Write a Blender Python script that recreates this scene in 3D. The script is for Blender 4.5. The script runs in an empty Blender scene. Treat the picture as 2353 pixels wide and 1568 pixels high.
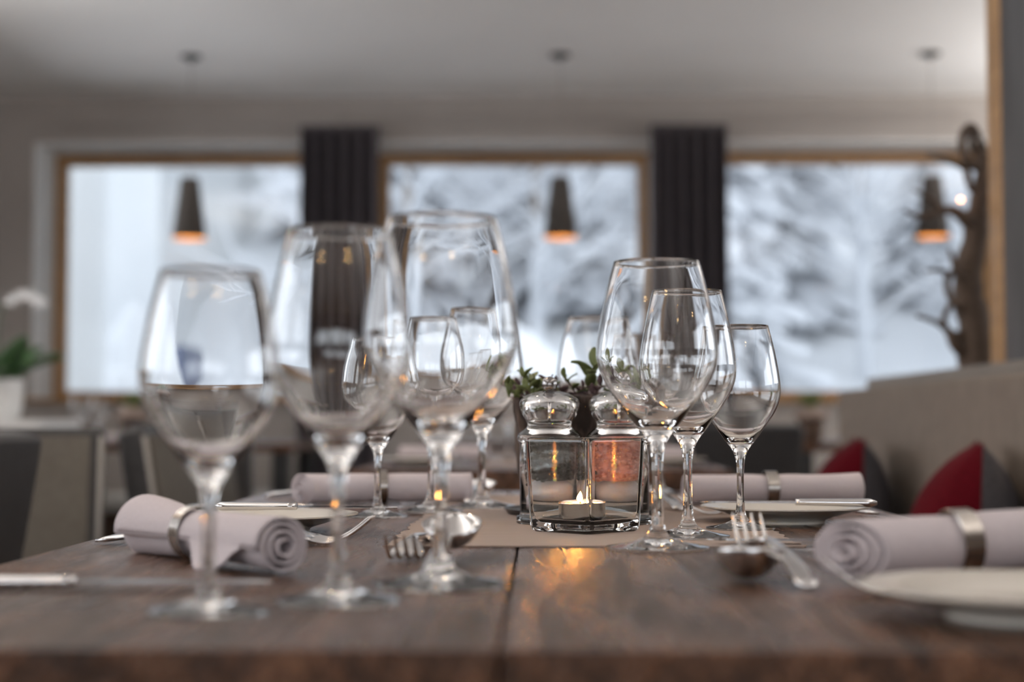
import bpy, bmesh, math, random
from mathutils import Vector, Matrix, noise

S = bpy.context.scene
COL = S.collection
R = math.radians
PI = math.pi
RND = random.Random(11)

# ------------------------------------------------------------------ camera
cd = bpy.data.cameras.new('camera')
cam = bpy.data.objects.new('camera', cd); COL.objects.link(cam)
cd.sensor_width = 36.0
cd.lens = 3690.0 / 2353.0 * 36.0
cam.location = (0.0, 0.0, 0.852)
cam.rotation_euler = (R(90 + 2.76), 0, R(1.06))
cd.clip_start = 0.02; cd.clip_end = 300
cd.dof.use_dof = True
cd.dof.focus_distance = 1.42
cd.dof.aperture_fstop = 3.4
cd.dof.aperture_blades = 7
cd.dof.aperture_rotation = R(12)
S.camera = cam

# ------------------------------------------------------------------ sky
w = bpy.data.worlds.new('overcast_sky'); S.world = w; w.use_nodes = True
bg = w.node_tree.nodes['Background']
bg.inputs[0].default_value = (0.85, 0.905, 1.0, 1)
bg.inputs[1].default_value = 0.95

# ------------------------------------------------------------------ exposure
S.view_settings.view_transform = 'Standard'
S.view_settings.look = 'None'
S.view_settings.gamma = 1.0
S.view_settings.use_curve_mapping = False
S.view_settings.exposure = 0.74
cy = S.cycles
cy.use_denoising = True
try: cy.denoiser = 'OPENIMAGEDENOISE'
except Exception: pass
cy.max_bounces = 18; cy.transmission_bounces = 18; cy.glossy_bounces = 4
cy.diffuse_bounces = 3; cy.transparent_max_bounces = 12
cy.use_adaptive_sampling = True; cy.adaptive_threshold = 0.1
cy.sample_clamp_indirect = 60.0
cy.blur_glossy = 0.15

# area lights added outside the unseen back, left and right windows to brighten the room
def area(name, loc, rot, sx, sy, power, col):
    l = bpy.data.lights.new(name, 'AREA'); l.shape = 'RECTANGLE'
    l.size = sx; l.size_y = sy; l.energy = power; l.color = col
    o = bpy.data.objects.new(name, l); COL.objects.link(o)
    o.location = loc; o.rotation_euler = rot
    return o
BACK_Y = -3.6
for i, x in enumerate((-1.75, 0.15, 2.05)):
    area('added_daylight_back', (x, BACK_Y - 0.30, 1.65), (R(90 + 15), 0, 0), 1.7, 1.1, 9, (0.95, 0.96, 1.0))
LEFT_X = -2.97
RIGHT_X = 4.2
for i, y in enumerate((-1.2, 1.6, 4.4, 7.0)):
    area('added_daylight_left', (LEFT_X - 0.35, y, 1.65), (R(90 + 15), 0, R(-90)), 2.3, 1.1, 15, (0.95, 0.96, 1.0))
for i, y in enumerate((1.0, 4.0, 7.0)):
    area('added_daylight_right', (RIGHT_X + 0.35, y, 1.65), (R(90 + 15), 0, R(90)), 2.3, 1.1, 18, (0.95, 0.96, 1.0))

# ================================================================== helpers
def mat(name, base=(0.5,)*3, rough=0.5, metal=0.0, **kw):
    m = bpy.data.materials.new(name); m.use_nodes = True
    b = m.node_tree.nodes['Principled BSDF']
    b.inputs['Base Color'].default_value = (*base, 1)
    b.inputs['Roughness'].default_value = rough
    b.inputs['Metallic'].default_value = metal
    for k, v in kw.items():
        b.inputs[k.replace('_', ' ')].default_value = v
    return m
def N(m, t, **kw):
    n = m.node_tree.nodes.new(t)
    for k, v in kw.items():
        setattr(n, k, v)
    return n
def L(m, a, b): m.node_tree.links.new(a, b)
def bsdf(m): return m.node_tree.nodes['Principled BSDF']
def varied(name, c1, c2, scale=(10, 10, 10), rough=0.6, bump=0.0, detail=6, metal=0.0, dist=0.001, pos=(0.3, 0.7), noise_scale=1.0, r2=None):
    """noise-mixed colour with matching fine relief"""
    m = mat(name, c1, rough, metal)
    tc = N(m, 'ShaderNodeTexCoord'); mp = N(m, 'ShaderNodeMapping'); mp.inputs['Scale'].default_value = scale
    L(m, tc.outputs['Object'], mp.inputs[0])
    nz = N(m, 'ShaderNodeTexNoise'); nz.inputs['Scale'].default_value = noise_scale; nz.inputs['Detail'].default_value = detail
    L(m, mp.outputs[0], nz.inputs['Vector'])
    cr = N(m, 'ShaderNodeValToRGB')
    cr.color_ramp.elements[0].position = pos[0]; cr.color_ramp.elements[0].color = (*c1, 1)
    cr.color_ramp.elements[1].position = pos[1]; cr.color_ramp.elements[1].color = (*c2, 1)
    L(m, nz.outputs[0], cr.inputs[0]); L(m, cr.outputs[0], bsdf(m).inputs['Base Color'])
    if bump:
        bp = N(m, 'ShaderNodeBump'); bp.inputs['Strength'].default_value = bump; bp.inputs['Distance'].default_value = dist
        L(m, nz.outputs[0], bp.inputs['Height']); L(m, bp.outputs[0], bsdf(m).inputs['Normal'])
    return m
def glass(name, ior=1.5, col=(1, 1, 1), rough=0.0):
    m = mat(name, col, rough)
    bsdf(m).inputs['Transmission Weight'].default_value = 1.0
    bsdf(m).inputs['IOR'].default_value = ior
    return m

def mesh(name, verts, faces, smooth=True):
    me = bpy.data.meshes.new(name); me.from_pydata([tuple(v) for v in verts], [], faces); me.update()
    if smooth:
        me.polygons.foreach_set('use_smooth', [True] * len(me.polygons))
    return me
def put(name, me, m=None, parent=None, loc=None, rot=None, scale=None):
    o = bpy.data.objects.new(name, me); COL.objects.link(o)
    if m is not None and me is not None and not me.materials: me.materials.append(m)
    if parent is not None: o.parent = parent
    if loc is not None: o.location = loc
    if rot is not None: o.rotation_euler = rot
    if scale is not None: o.scale = scale
    return o
def tag(o, label, cat, group=None):
    o['label'] = label; o['category'] = cat
    if group: o['group'] = group
    return o
def thing(name, label, cat, loc=(0, 0, 0), rot=(0, 0, 0), group=None, scale=None):
    o = bpy.data.objects.new(name, None); COL.objects.link(o)
    o.empty_display_size = 0.05
    o.location = loc; o.rotation_euler = rot
    if scale: o.scale = scale
    return tag(o, label, cat, group)
def struct(o):
    o['kind'] = 'structure'; return o
def copy_tree(o, parent=None):
    c = o.copy(); COL.objects.link(c); c.parent = parent
    for ch in list(o.children): copy_tree(ch, c)
    return c
def place(proto, flag, loc, rotz, label, cat=None, group=None, scale=None, rot=None):
    o = proto if not flag else copy_tree(proto)
    flag.append(1)
    o.location = loc; o.rotation_euler = rot if rot else (0, 0, rotz)
    if scale: o.scale = scale
    o['label'] = label
    if group: o['group'] = group
    elif 'group' in o: del o['group']
    return o

class MB:
    """collects verts and faces of one mesh"""
    def __init__(s): s.v = []; s.f = []
    def add(s, verts, faces, M=None):
        k = len(s.v)
        s.v += [tuple(M @ Vector(v)) if M else tuple(v) for v in verts]
        s.f += [tuple(i + k for i in f) for f in faces]
    def box(s, x0, x1, y0, y1, z0, z1, M=None):
        s.add([(x0,y0,z0),(x1,y0,z0),(x1,y1,z0),(x0,y1,z0),(x0,y0,z1),(x1,y0,z1),(x1,y1,z1),(x0,y1,z1)],
              [(0,3,2,1),(4,5,6,7),(0,1,5,4),(1,2,6,5),(2,3,7,6),(3,0,4,7)], M)
    def mesh(s, name, smooth=False): return mesh(name, s.v, s.f, smooth)
def bevel(me, width=0.004, seg=2, smooth=True):
    bm = bmesh.new(); bm.from_mesh(me)
    bmesh.ops.bevel(bm, geom=bm.edges[:], offset=width, segments=seg, profile=0.7, affect='EDGES', clamp_overlap=True)
    bm.to_mesh(me); bm.free()
    if smooth:
        me.polygons.foreach_set('use_smooth', [True] * len(me.polygons))
        try: me.set_sharp_from_angle(angle=R(40))
        except Exception: pass
    return me
def boxmesh(name, x0, x1, y0, y1, z0, z1, bev=0.0, seg=2):
    b = MB(); b.box(x0, x1, y0, y1, z0, z1); me = b.mesh(name)
    return bevel(me, bev, seg) if bev else me
def crom(pts, n):
    """Catmull-Rom through points of any dimension, n steps per span"""
    out = []; P = [pts[0]] + list(pts) + [pts[-1]]
    for i in range(1, len(P) - 2):
        a, b, c, d = P[i-1], P[i], P[i+1], P[i+2]
        for k in range(n):
            t = k / n
            out.append(tuple(0.5 * (2*b[j] + (c[j]-a[j])*t + (2*a[j]-5*b[j]+4*c[j]-d[j])*t*t + (3*b[j]-a[j]-3*c[j]+d[j])*t**3) for j in range(len(b))))
    out.append(tuple(pts[-1])); return out
def lathe(name, prof, seg=48, smooth=True, fn=None):
    v = []; f = []; rows = []
    for (r, z) in prof:
        if r < 1e-7:
            rows.append([len(v)]); v.append((0, 0, z))
        else:
            row = []
            for k in range(seg):
                a = 2*PI*k/seg; row.append(len(v)); v.append((r*math.cos(a), r*math.sin(a), z))
            rows.append(row)
    for A, B in zip(rows, rows[1:]):
        for k in range(seg):
            k2 = (k+1) % seg
            if len(A) == 1 and len(B) == 1: continue
            if len(A) == 1: f.append((A[0], B[k2], B[k]))
            elif len(B) == 1: f.append((A[k], A[k2], B[0]))
            else: f.append((A[k], A[k2], B[k2], B[k]))
    if fn: v = [fn(Vector(p)) for p in v]
    return mesh(name, v, f, smooth)
def tube(mb, path, radii, seg=8, flat=1.0):
    """round (or flattened) tube along a path with capped ends"""
    n = len(path); P = [Vector(p) for p in path]
    if not hasattr(radii, '__len__'): radii = [radii]*n
    v = []; f = []; prev = None
    for i in range(n):
        t = (P[min(i+1, n-1)] - P[max(i-1, 0)])
        if t.length < 1e-9: t = Vector((0, 0, 1))
        t.normalize()
        if prev is None:
            up = Vector((0, 0, 1)) if abs(t.z) < 0.9 else Vector((1, 0, 0))
            a = t.cross(up).normalized()
        else:
            a = (prev - t*prev.dot(t)).normalized()
        prev = a; b = t.cross(a)
        for k in range(seg):
            ang = 2*PI*k/seg
            v.append(P[i] + a*math.cos(ang)*radii[i] + b*math.sin(ang)*radii[i]*flat)
    for i in range(n-1):
        for k in range(seg):
            k2 = (k+1) % seg
            f.append((i*seg+k, i*seg+k2, (i+1)*seg+k2, (i+1)*seg+k))
    f.append(tuple(range(seg-1, -1, -1))); f.append(tuple((n-1)*seg+k for k in range(seg)))
    mb.add(v, f)
def sweep(mb, secs, seg=12, power=0.8):
    """secs: (x, y, z, half width in y, half height in z): a rounded bar along x"""
    v = []; f = []
    for (x, y, z, hw, hh) in secs:
        for k in range(seg):
            a = 2*PI*k/seg; c = math.cos(a); s_ = math.sin(a)
            v.append((x, y + hw*math.copysign(abs(c)**power, c), z + hh*math.copysign(abs(s_)**power, s_)))
    n = len(secs)
    for i in range(n-1):
        for k in range(seg):
            k2 = (k+1) % seg
            f.append((i*seg+k, i*seg+k2, (i+1)*seg+k2, (i+1)*seg+k))
    f.append(tuple(range(seg-1, -1, -1))); f.append(tuple((n-1)*seg+k for k in range(seg)))
    mb.add(v, f)

# ================================================================== materials
M = {}
M['wall'] = varied('plaster_wall', (0.40, 0.36, 0.33), (0.43, 0.39, 0.36), (3, 3, 3), 0.9, 0.05)
M['ceiling'] = varied('ceiling_paint', (0.80, 0.785, 0.77), (0.84, 0.825, 0.81), (1.5,)*3, 0.9)
M['reveal'] = varied('white_reveal', (0.78, 0.77, 0.75), (0.82, 0.81, 0.79), (3,)*3, 0.8)
M['floor'] = varied('floor_oak', (0.17, 0.115, 0.075), (0.26, 0.18, 0.12), (30, 2, 30), 0.45, 0.1)
M['frame'] = varied('honey_wood', (0.34, 0.185, 0.075), (0.46, 0.265, 0.115), (4, 4, 30), 0.45, 0.05)
M['curtain'] = varied('curtain_cloth', (0.085, 0.073, 0.080), (0.115, 0.10, 0.106), (90, 90, 20), 0.9, 0.2)
M['shade'] = varied('lamp_shade_cloth', (0.085, 0.072, 0.062), (0.11, 0.095, 0.084), (60, 60, 60), 0.9)
M['shade_in'] = mat('lamp_shade_lining', (0.85, 0.56, 0.20), 0.55)
M['black'] = mat('black_metal', (0.012, 0.012, 0.012), 0.4)
M['steel'] = mat('polished_steel', (0.72, 0.70, 0.69), 0.14, 1.0)
M['ring'] = varied('brushed_ring', (0.38, 0.34, 0.31), (0.46, 0.42, 0.38), (20, 300, 300), 0.2, 0.0, metal=1.0)
M['gunmetal'] = mat('dark_steel', (0.30, 0.28, 0.27), 0.2, 1.0)
M['tin'] = mat('tealight_tin', (0.62, 0.61, 0.60), 0.24, 1.0)
M['glass'] = glass('crystal_glass', 1.5)
M['holder'] = glass('thick_clear_glass', 1.5, (0.97, 0.985, 0.97))
M['acrylic'] = glass('clear_acrylic', 1.49, (0.985, 0.98, 0.975))
M['linen'] = varied('napkin_linen', (0.54, 0.475, 0.48), (0.59, 0.52, 0.525), (500, 500, 500), 0.95, 0.25, detail=3, dist=0.0004)
M['china'] = mat('cream_china', (0.62, 0.57, 0.50), 0.2)
M['leather'] = varied('charcoal_leather', (0.028, 0.026, 0.026), (0.040, 0.037, 0.036), (40,)*3, 0.5, 0.1)
M['taupe'] = varied('taupe_upholstery', (0.13, 0.115, 0.098), (0.155, 0.14, 0.12), (60,)*3, 0.8, 0.1)
M['piping'] = mat('grey_piping', (0.30, 0.28, 0.26), 0.6)
M['bench'] = varied('bench_upholstery', (0.205, 0.165, 0.135), (0.24, 0.195, 0.16), (25, 25, 25), 0.85, 0.1)
M['benchcap'] = varied('bench_cap_wood', (0.20, 0.165, 0.135), (0.25, 0.21, 0.175), (30, 2, 30), 0.6)
M['cream_seat'] = varied('pale_seat_cloth', (0.50, 0.49, 0.46), (0.56, 0.55, 0.52), (60,)*3, 0.85)
M['red'] = varied('dark_red_felt', (0.070, 0.001, 0.004), (0.095, 0.002, 0.007), (120,)*3, 0.95, 0.1)
M['grey_felt'] = varied('grey_felt', (0.075, 0.072, 0.080), (0.10, 0.096, 0.105), (120,)*3, 0.95, 0.1)
M['grey_board'] = varied('weathered_grey_board', (0.085, 0.085, 0.09), (0.14, 0.14, 0.148), (30, 30, 2), 0.75, 0.15)
M['drift'] = varied('driftwood', (0.075, 0.048, 0.032), (0.16, 0.11, 0.078), (25, 25, 8), 0.85, 0.5, dist=0.004)
M['bark'] = varied('tree_bark', (0.016, 0.009, 0.006), (0.15, 0.10, 0.075), (70, 70, 22), 0.95, 1.0, dist=0.006, pos=(0.38, 0.68))
M['soil'] = varied('dark_moss', (0.045, 0.028, 0.030), (0.11, 0.075, 0.080), (120,)*3, 0.95, 1.0, dist=0.003)
M['leaf'] = varied('small_green_leaf', (0.11, 0.14, 0.04), (0.20, 0.22, 0.08), (60,)*3, 0.45)
M['leaf_dark'] = varied('dark_green_leaf', (0.035, 0.085, 0.025), (0.06, 0.13, 0.04), (20,)*3, 0.4)
M['stem_brown'] = mat('brown_stem', (0.11, 0.065, 0.06), 0.8)
M['heather'] = varied('brown_heather', (0.085, 0.045, 0.048), (0.16, 0.10, 0.10), (90,)*3, 0.8)
M['saucer'] = mat('black_saucer', (0.015, 0.014, 0.014), 0.35)
M['pot_white'] = mat('white_pot', (0.78, 0.76, 0.73), 0.35)
M['pot_brown'] = varied('brown_pot', (0.075, 0.04, 0.025), (0.11, 0.065, 0.04), (30,)*3, 0.7)
M['petal'] = mat('white_petal', (0.85, 0.84, 0.84), 0.5)
M['wax'] = mat('white_wax', (0.85, 0.80, 0.72), 0.4, Subsurface_Weight=0.3)
M['wick'] = mat('black_wick', (0.02, 0.015, 0.01), 0.9)
M['pepper'] = varied('peppercorn', (0.005, 0.0035, 0.003), (0.018, 0.011, 0.009), (300,)*3, 0.8)
M['salt'] = varied('pink_salt', (0.44, 0.10, 0.065), (0.72, 0.34, 0.27), (150,)*3, 0.4)
M['snow'] = varied('snow', (0.86, 0.88, 0.90), (0.90, 0.915, 0.93), (0.5,)*3, 0.85, 0.3, dist=0.1)
M['trunk'] = varied('tree_trunk', (0.09, 0.07, 0.06), (0.17, 0.14, 0.12), (8, 8, 2), 0.95)
M['render_white'] = varied('white_render', (0.82, 0.84, 0.84), (0.86, 0.875, 0.875), (1,)*3, 0.9)
M['blue_paint'] = mat('slate_blue_paint', (0.10, 0.13, 0.22), 0.4)
M['amber_glass'] = mat('warm_lamp_glass', (0.9, 0.6, 0.3), 0.4)

for k_ in ('red', 'grey_felt', 'linen', 'curtain', 'bench', 'taupe'):
    bsdf(M[k_]).inputs['Specular IOR Level'].default_value = 0.12

def flame_mat():
    m = mat('candle_flame', (1, 0.6, 0.2), 0.5)
    b = bsdf(m)
    tc = N(m, 'ShaderNodeTexCoord'); sp = N(m, 'ShaderNodeSeparateXYZ'); L(m, tc.outputs['Generated'], sp.inputs[0])
    cr = N(m, 'ShaderNodeValToRGB')
    cr.color_ramp.elements[0].position = 0.0; cr.color_ramp.elements[0].color = (1.0, 0.22, 0.02, 1)
    cr.color_ramp.elements[1].position = 1.0; cr.color_ramp.elements[1].color = (1.0, 0.34, 0.05, 1)
    e = cr.color_ramp.elements.new(0.4); e.color = (1.0, 0.42, 0.08, 1)
    L(m, sp.outputs['Z'], cr.inputs[0]); L(m, cr.outputs[0], b.inputs['Emission Color'])
    b.inputs['Emission Strength'].default_value = 480.0
    return m
M['flame'] = flame_mat()
def emit(name, col, st):
    m = mat(name, col, 0.5); bsdf(m).inputs['Emission Color'].default_value = (*col, 1); bsdf(m).inputs['Emission Strength'].default_value = st
    return m
M['bulb'] = emit('pendant_bulb', (1.0, 0.60, 0.22), 2.0)
M['spot'] = emit('downlight_lens', (1.0, 0.62, 0.26), 40.0)
M['warm_bead'] = emit('tiny_warm_bead', (1.0, 0.42, 0.20), 7.0)

def pane_mat():
    m = bpy.data.materials.new('window_pane'); m.use_nodes = True
    nt = m.node_tree; nt.nodes.clear()
    out = N(m, 'ShaderNodeOutputMaterial'); mx = N(m, 'ShaderNodeMixShader')
    tr = N(m, 'ShaderNodeBsdfTransparent'); tr.inputs[0].default_value = (0.95, 0.965, 0.97, 1)
    gl = N(m, 'ShaderNodeBsdfGlossy'); gl.inputs['Roughness'].default_value = 0.02
    fr = N(m, 'ShaderNodeFresnel'); fr.inputs[0].default_value = 1.45
    L(m, fr.outputs[0], mx.inputs[0]); L(m, tr.outputs[0], mx.inputs[1]); L(m, gl.outputs[0], mx.inputs[2]); L(m, mx.outputs[0], out.inputs[0])
    return m
M['pane'] = pane_mat()

def table_mat():
    m = mat('weathered_oak_tabletop', (0.1, 0.07, 0.05), 0.3, Specular_IOR_Level=0.36)
    b = bsdf(m)
    tc = N(m, 'ShaderNodeTexCoord')
    def nz(scale, sc, det, dst=0.0, rough=0.55):
        mp = N(m, 'ShaderNodeMapping'); mp.inputs['Scale'].default_value = scale; L(m, tc.outputs['Object'], mp.inputs[0])
        n = N(m, 'ShaderNodeTexNoise'); n.inputs['Scale'].default_value = sc; n.inputs['Detail'].default_value = det
        n.inputs['Distortion'].default_value = dst; n.inputs['Roughness'].default_value = rough
        L(m, mp.outputs[0], n.inputs['Vector']); return n.outputs[0]
    grain = nz((70, 7, 60), 1.0, 8, 0.9, 0.65)
    fine = nz((330, 75, 260), 1.0, 4, 1.0, 0.6)
    big = nz((7, 12, 6), 1.0, 5, 0.6)
    streak = nz((34, 3.2, 30), 1.0, 4, 0.8)
    cr = N(m, 'ShaderNodeValToRGB'); e = cr.color_ramp.elements
    e[0].position = 0.32; e[0].color = (0.062, 0.030, 0.017, 1)
    e[1].position = 0.70; e[1].color = (0.27, 0.150, 0.090, 1)
    k = e.new(0.5); k.color = (0.165, 0.085, 0.048, 1)
    L(m, grain, cr.inputs[0])
    cr2 = N(m, 'ShaderNodeValToRGB'); e = cr2.color_ramp.elements
    e[0].position = 0.36; e[0].color = (0.42, 0.38, 0.35, 1); e[1].position = 0.6; e[1].color = (1, 1, 1, 1)
    L(m, big, cr2.inputs[0])
    mx = N(m, 'ShaderNodeMix', data_type='RGBA', blend_type='MULTIPLY'); mx.inputs[0].default_value = 0.75
    L(m, cr.outputs[0], mx.inputs[6]); L(m, cr2.outputs[0], mx.inputs[7]); sheen_ramp = N(m, 'ShaderNodeValToRGB'); e = sheen_ramp.color_ramp.elements
    e[0].position = 0.38; e[0].color = (0.55, 0.50, 0.46, 1); e[1].position = 0.62; e[1].color = (1.25, 1.18, 1.12, 1)
    L(m, streak, sheen_ramp.inputs[0])  # this ramp paints patchy sheen along the grain into the wood colour
    mx2 = N(m, 'ShaderNodeMix', data_type='RGBA', blend_type='MULTIPLY'); mx2.inputs[0].default_value = 1.0
    L(m, mx.outputs[2], mx2.inputs[6]); L(m, sheen_ramp.outputs[0], mx2.inputs[7]); cr4 = N(m, 'ShaderNodeValToRGB'); e = cr4.color_ramp.elements
    e[0].position = 0.40; e[0].color = (0.50, 0.44, 0.40, 1); e[1].position = 0.56; e[1].color = (1.0, 1.0, 1.0, 1)
    L(m, fine, cr4.inputs[0])
    mx3 = N(m, 'ShaderNodeMix', data_type='RGBA', blend_type='MULTIPLY'); mx3.inputs[0].default_value = 1.0
    L(m, mx2.outputs[2], mx3.inputs[6]); L(m, cr4.outputs[0], mx3.inputs[7]); L(m, mx3.outputs[2], b.inputs['Base Color'])
    rr = N(m, 'ShaderNodeMapRange'); rr.inputs['From Min'].default_value = 0.3; rr.inputs['From Max'].default_value = 0.7
    rr.inputs['To Min'].default_value = 0.38; rr.inputs['To Max'].default_value = 0.15
    L(m, streak, rr.inputs[0]); L(m, rr.outputs[0], b.inputs['Roughness'])
    ad = N(m, 'ShaderNodeMath', operation='ADD'); m2 = N(m, 'ShaderNodeMath', operation='MULTIPLY'); m2.inputs[1].default_value = 0.75
    L(m, fine, m2.inputs[0]); a3 = N(m, 'ShaderNodeMath', operation='MULTIPLY_ADD'); a3.inputs[1].default_value = 2.2; L(m, streak, a3.inputs[0]); L(m, grain, a3.inputs[2]); L(m, a3.outputs[0], ad.inputs[0]); L(m, m2.outputs[0], ad.inputs[1])
    bp = N(m, 'ShaderNodeBump'); bp.inputs['Strength'].default_value = 0.8; bp.inputs['Distance'].default_value = 0.0020
    L(m, ad.outputs[0], bp.inputs['Height']); L(m, bp.outputs[0], b.inputs['Normal'])
    return m
M['table'] = table_mat()
M['table_leg'] = varied('dark_oak_leg', (0.07, 0.045, 0.03), (0.12, 0.08, 0.055), (30, 30, 3), 0.5, 0.2)
M['paper'] = varied('brown_paper_runner', (0.295, 0.220, 0.180), (0.335, 0.252, 0.208), (8, 260, 8), 0.75, 0.25, dist=0.0005)

def snowy(name, green1, green2, amount):
    """needles or twigs with snow lying on everything that faces up"""
    m = mat(name, green1, 0.9)
    geo = N(m, 'ShaderNodeNewGeometry'); sp = N(m, 'ShaderNodeSeparateXYZ'); L(m, geo.outputs['Normal'], sp.inputs[0])
    tc = N(m, 'ShaderNodeTexCoord'); nz = N(m, 'ShaderNodeTexNoise'); nz.inputs['Scale'].default_value = 3.0; nz.inputs['Detail'].default_value = 4
    L(m, tc.outputs['Object'], nz.inputs['Vector'])
    ab = N(m, 'ShaderNodeMath', operation='ABSOLUTE'); L(m, sp.outputs['Z'], ab.inputs[0])
    ad = N(m, 'ShaderNodeMath', operation='ADD'); L(m, ab.outputs[0], ad.inputs[0]); L(m, nz.outputs[0], ad.inputs[1])
    cr = N(m, 'ShaderNodeValToRGB'); e = cr.color_ramp.elements
    e[0].position = 0.0; e[0].color = (0, 0, 0, 1); e[1].position = 1.0; e[1].color = (1, 1, 1, 1)
    mr = N(m, 'ShaderNodeMapRange'); mr.inputs['From Min'].default_value = 1.15 - amount; mr.inputs['From Max'].default_value = 1.35 - amount
    L(m, ad.outputs[0], mr.inputs[0])
    g = N(m, 'ShaderNodeMix', data_type='RGBA'); g.inputs[6].default_value = (*green1, 1); g.inputs[7].default_value = (*green2, 1)
    L(m, nz.outputs[0], g.inputs[0])
    x = N(m, 'ShaderNodeMix', data_type='RGBA'); x.inputs[7].default_value = (0.88, 0.90, 0.93, 1)
    L(m, mr.outputs[0], x.inputs[0]); L(m, g.outputs[2], x.inputs[6]); L(m, x.outputs[2], bsdf(m).inputs['Base Color'])
    return m
M['spruce'] = snowy('snowy_spruce_needles', (0.15, 0.18, 0.165), (0.36, 0.38, 0.36), 0.78)
M['twig'] = snowy('snowy_twigs', (0.24, 0.20, 0.17), (0.44, 0.38, 0.33), 0.72)

# ================================================================== room shell
CEIL = 2.60
FY = 8.66          # inner face of the window wall
WY = 9.04          # plane of the window frames
X0, X1 = -2.77, 2.53     # recess for the windows
SILL, HEAD = 0.94, 2.36
struct(put('floor', boxmesh('floor', LEFT_X-0.3, RIGHT_X+0.3, BACK_Y-0.3, WY+0.25, -0.1, 0.0), M['floor']))
struct(put('ceiling', boxmesh('ceiling', LEFT_X-0.3, RIGHT_X+0.3, BACK_Y-0.3, WY+0.25, CEIL, CEIL+0.2), M['ceiling']))
WIN = [(-2.77, -1.20), (-0.935, 0.615), (0.95, 2.53)]
b = MB()
b.box(LEFT_X, RIGHT_X, FY, WY+0.2, 0, SILL)
b.box(LEFT_X, RIGHT_X, FY, WY+0.2, HEAD, CEIL)
b.box(LEFT_X, X0, FY, WY+0.2, SILL, HEAD)
b.box(X1, RIGHT_X, FY, WY+0.2, SILL, HEAD)
for (a, c) in ((WIN[0][1], WIN[1][0]), (WIN[1][1], WIN[2][0])):
    b.box(a, c, WY-0.05, WY+0.2, SILL, HEAD)
struct(put('wall_front', b.mesh('wall_front'), M['wall']))
# white lining of the recess
b = MB()
b.box(X0, X1, FY-0.004, WY, HEAD-0.012, HEAD-0.0005)
struct(put('trim_1', b.mesh('trim_1'), M['reveal']))
b = MB(); b.box(X0+0.0005, X0+0.012, FY-0.004, WY, SILL, HEAD-0.012)
struct(put('trim_2', b.mesh('trim_2'), M['reveal']))
b = MB(); b.box(X1-0.012, X1-0.0005, FY-0.004, WY, SILL, HEAD-0.012)
struct(put('trim_3', b.mesh('trim_3'), M['reveal']))
struct(put('trim_4', boxmesh('trim_4', X0-0.02, X1+0.02, FY-0.05, WY-0.03, SILL, SILL+0.02, 0.004), M['frame']))

def window(n, x0, x1, z0, z1, y, fw=0.062, horizontal=True, ax='x', fixed=0.0, fmat='frame'):
    """a framed window lying in the plane y (ax='x') or in the plane x = fixed (ax='y')"""
    root = bpy.data.objects.new('window_%d' % n, None); COL.objects.link(root); struct(root)
    def bar(name, a0, a1, d0, d1, c0, c1, m, bev=0.006):
        me = boxmesh(name, a0, a1, d0, d1, c0, c1, bev) if ax == 'x' else boxmesh(name, d0, d1, a0, a1, c0, c1, bev)
        return put(name, me, m, root)
    d = y if ax == 'x' else fixed
    bar('head_rail', x0, x1, d-0.03, d+0.05, z1-fw, z1, M[fmat])
    bar('bottom_rail', x0, x1, d-0.03, d+0.05, z0, z0+fw, M[fmat])
    bar('side_rail', x0, x0+fw, d-0.03, d+0.05, z0+fw, z1-fw, M[fmat])
    bar('side_rail', x1-fw, x1, d-0.03, d+0.05, z0+fw, z1-fw, M[fmat])
    bar('pane', x0+fw, x1-fw, d+0.008, d+0.014, z0+fw, z1-fw, M['pane'], 0)
    return root
for i, (a, c) in enumerate(WIN):
    window(i+1, a+0.013, c-0.013, SILL+0.004, HEAD-0.014, WY)

def wall_with_openings(name, a0, a1, d0, d1, opens, z0, z1, ax):
    b = MB()
    def bx(p, q, r, s):
        if ax == 'x': b.box(p, q, d0, d1, r, s)
        else: b.box(d0, d1, p, q, r, s)
    bx(a0, a1, 0, z0); bx(a0, a1, z1, CEIL)
    e = a0
    for (p, q) in opens:
        bx(e, p, z0, z1); e = q
    bx(e, a1, z0, z1)
    return struct(put(name, b.mesh(name), M['wall']))
BW = [(x-0.87, x+0.87) for x in (-1.75, 0.15, 2.05)]
wall_with_openings('wall_back', LEFT_X, RIGHT_X, BACK_Y-0.2, BACK_Y, BW, 1.10, 2.20, 'x')
for i, (p, q) in enumerate(BW): window(4+i, p, q, 1.10, 2.20, BACK_Y-0.12)
LW = [(y-1.2, y+1.2) for y in (-1.2, 1.6, 4.4, 7.0)]
wall_with_openings('wall_left', BACK_Y, FY, LEFT_X-0.2, LEFT_X, LW, 1.10, 2.20, 'y')
for i, (p, q) in enumerate(LW): window(7+i, p, q, 1.10, 2.20, 0, ax='y', fixed=LEFT_X-0.12)  # unseen left windows, added so the extra light can enter
RW = [(y-1.2, y+1.2) for y in (1.0, 4.0, 7.0)]
wall_with_openings('wall_right', BACK_Y, FY, RIGHT_X, RIGHT_X+0.2, RW, 1.10, 2.20, 'y')
for i, (p, q) in enumerate(RW): window(11+i, p, q, 1.10, 2.20, 0, ax='y', fixed=RIGHT_X+0.10)  # unseen right windows, likewise added for the extra light

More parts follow.
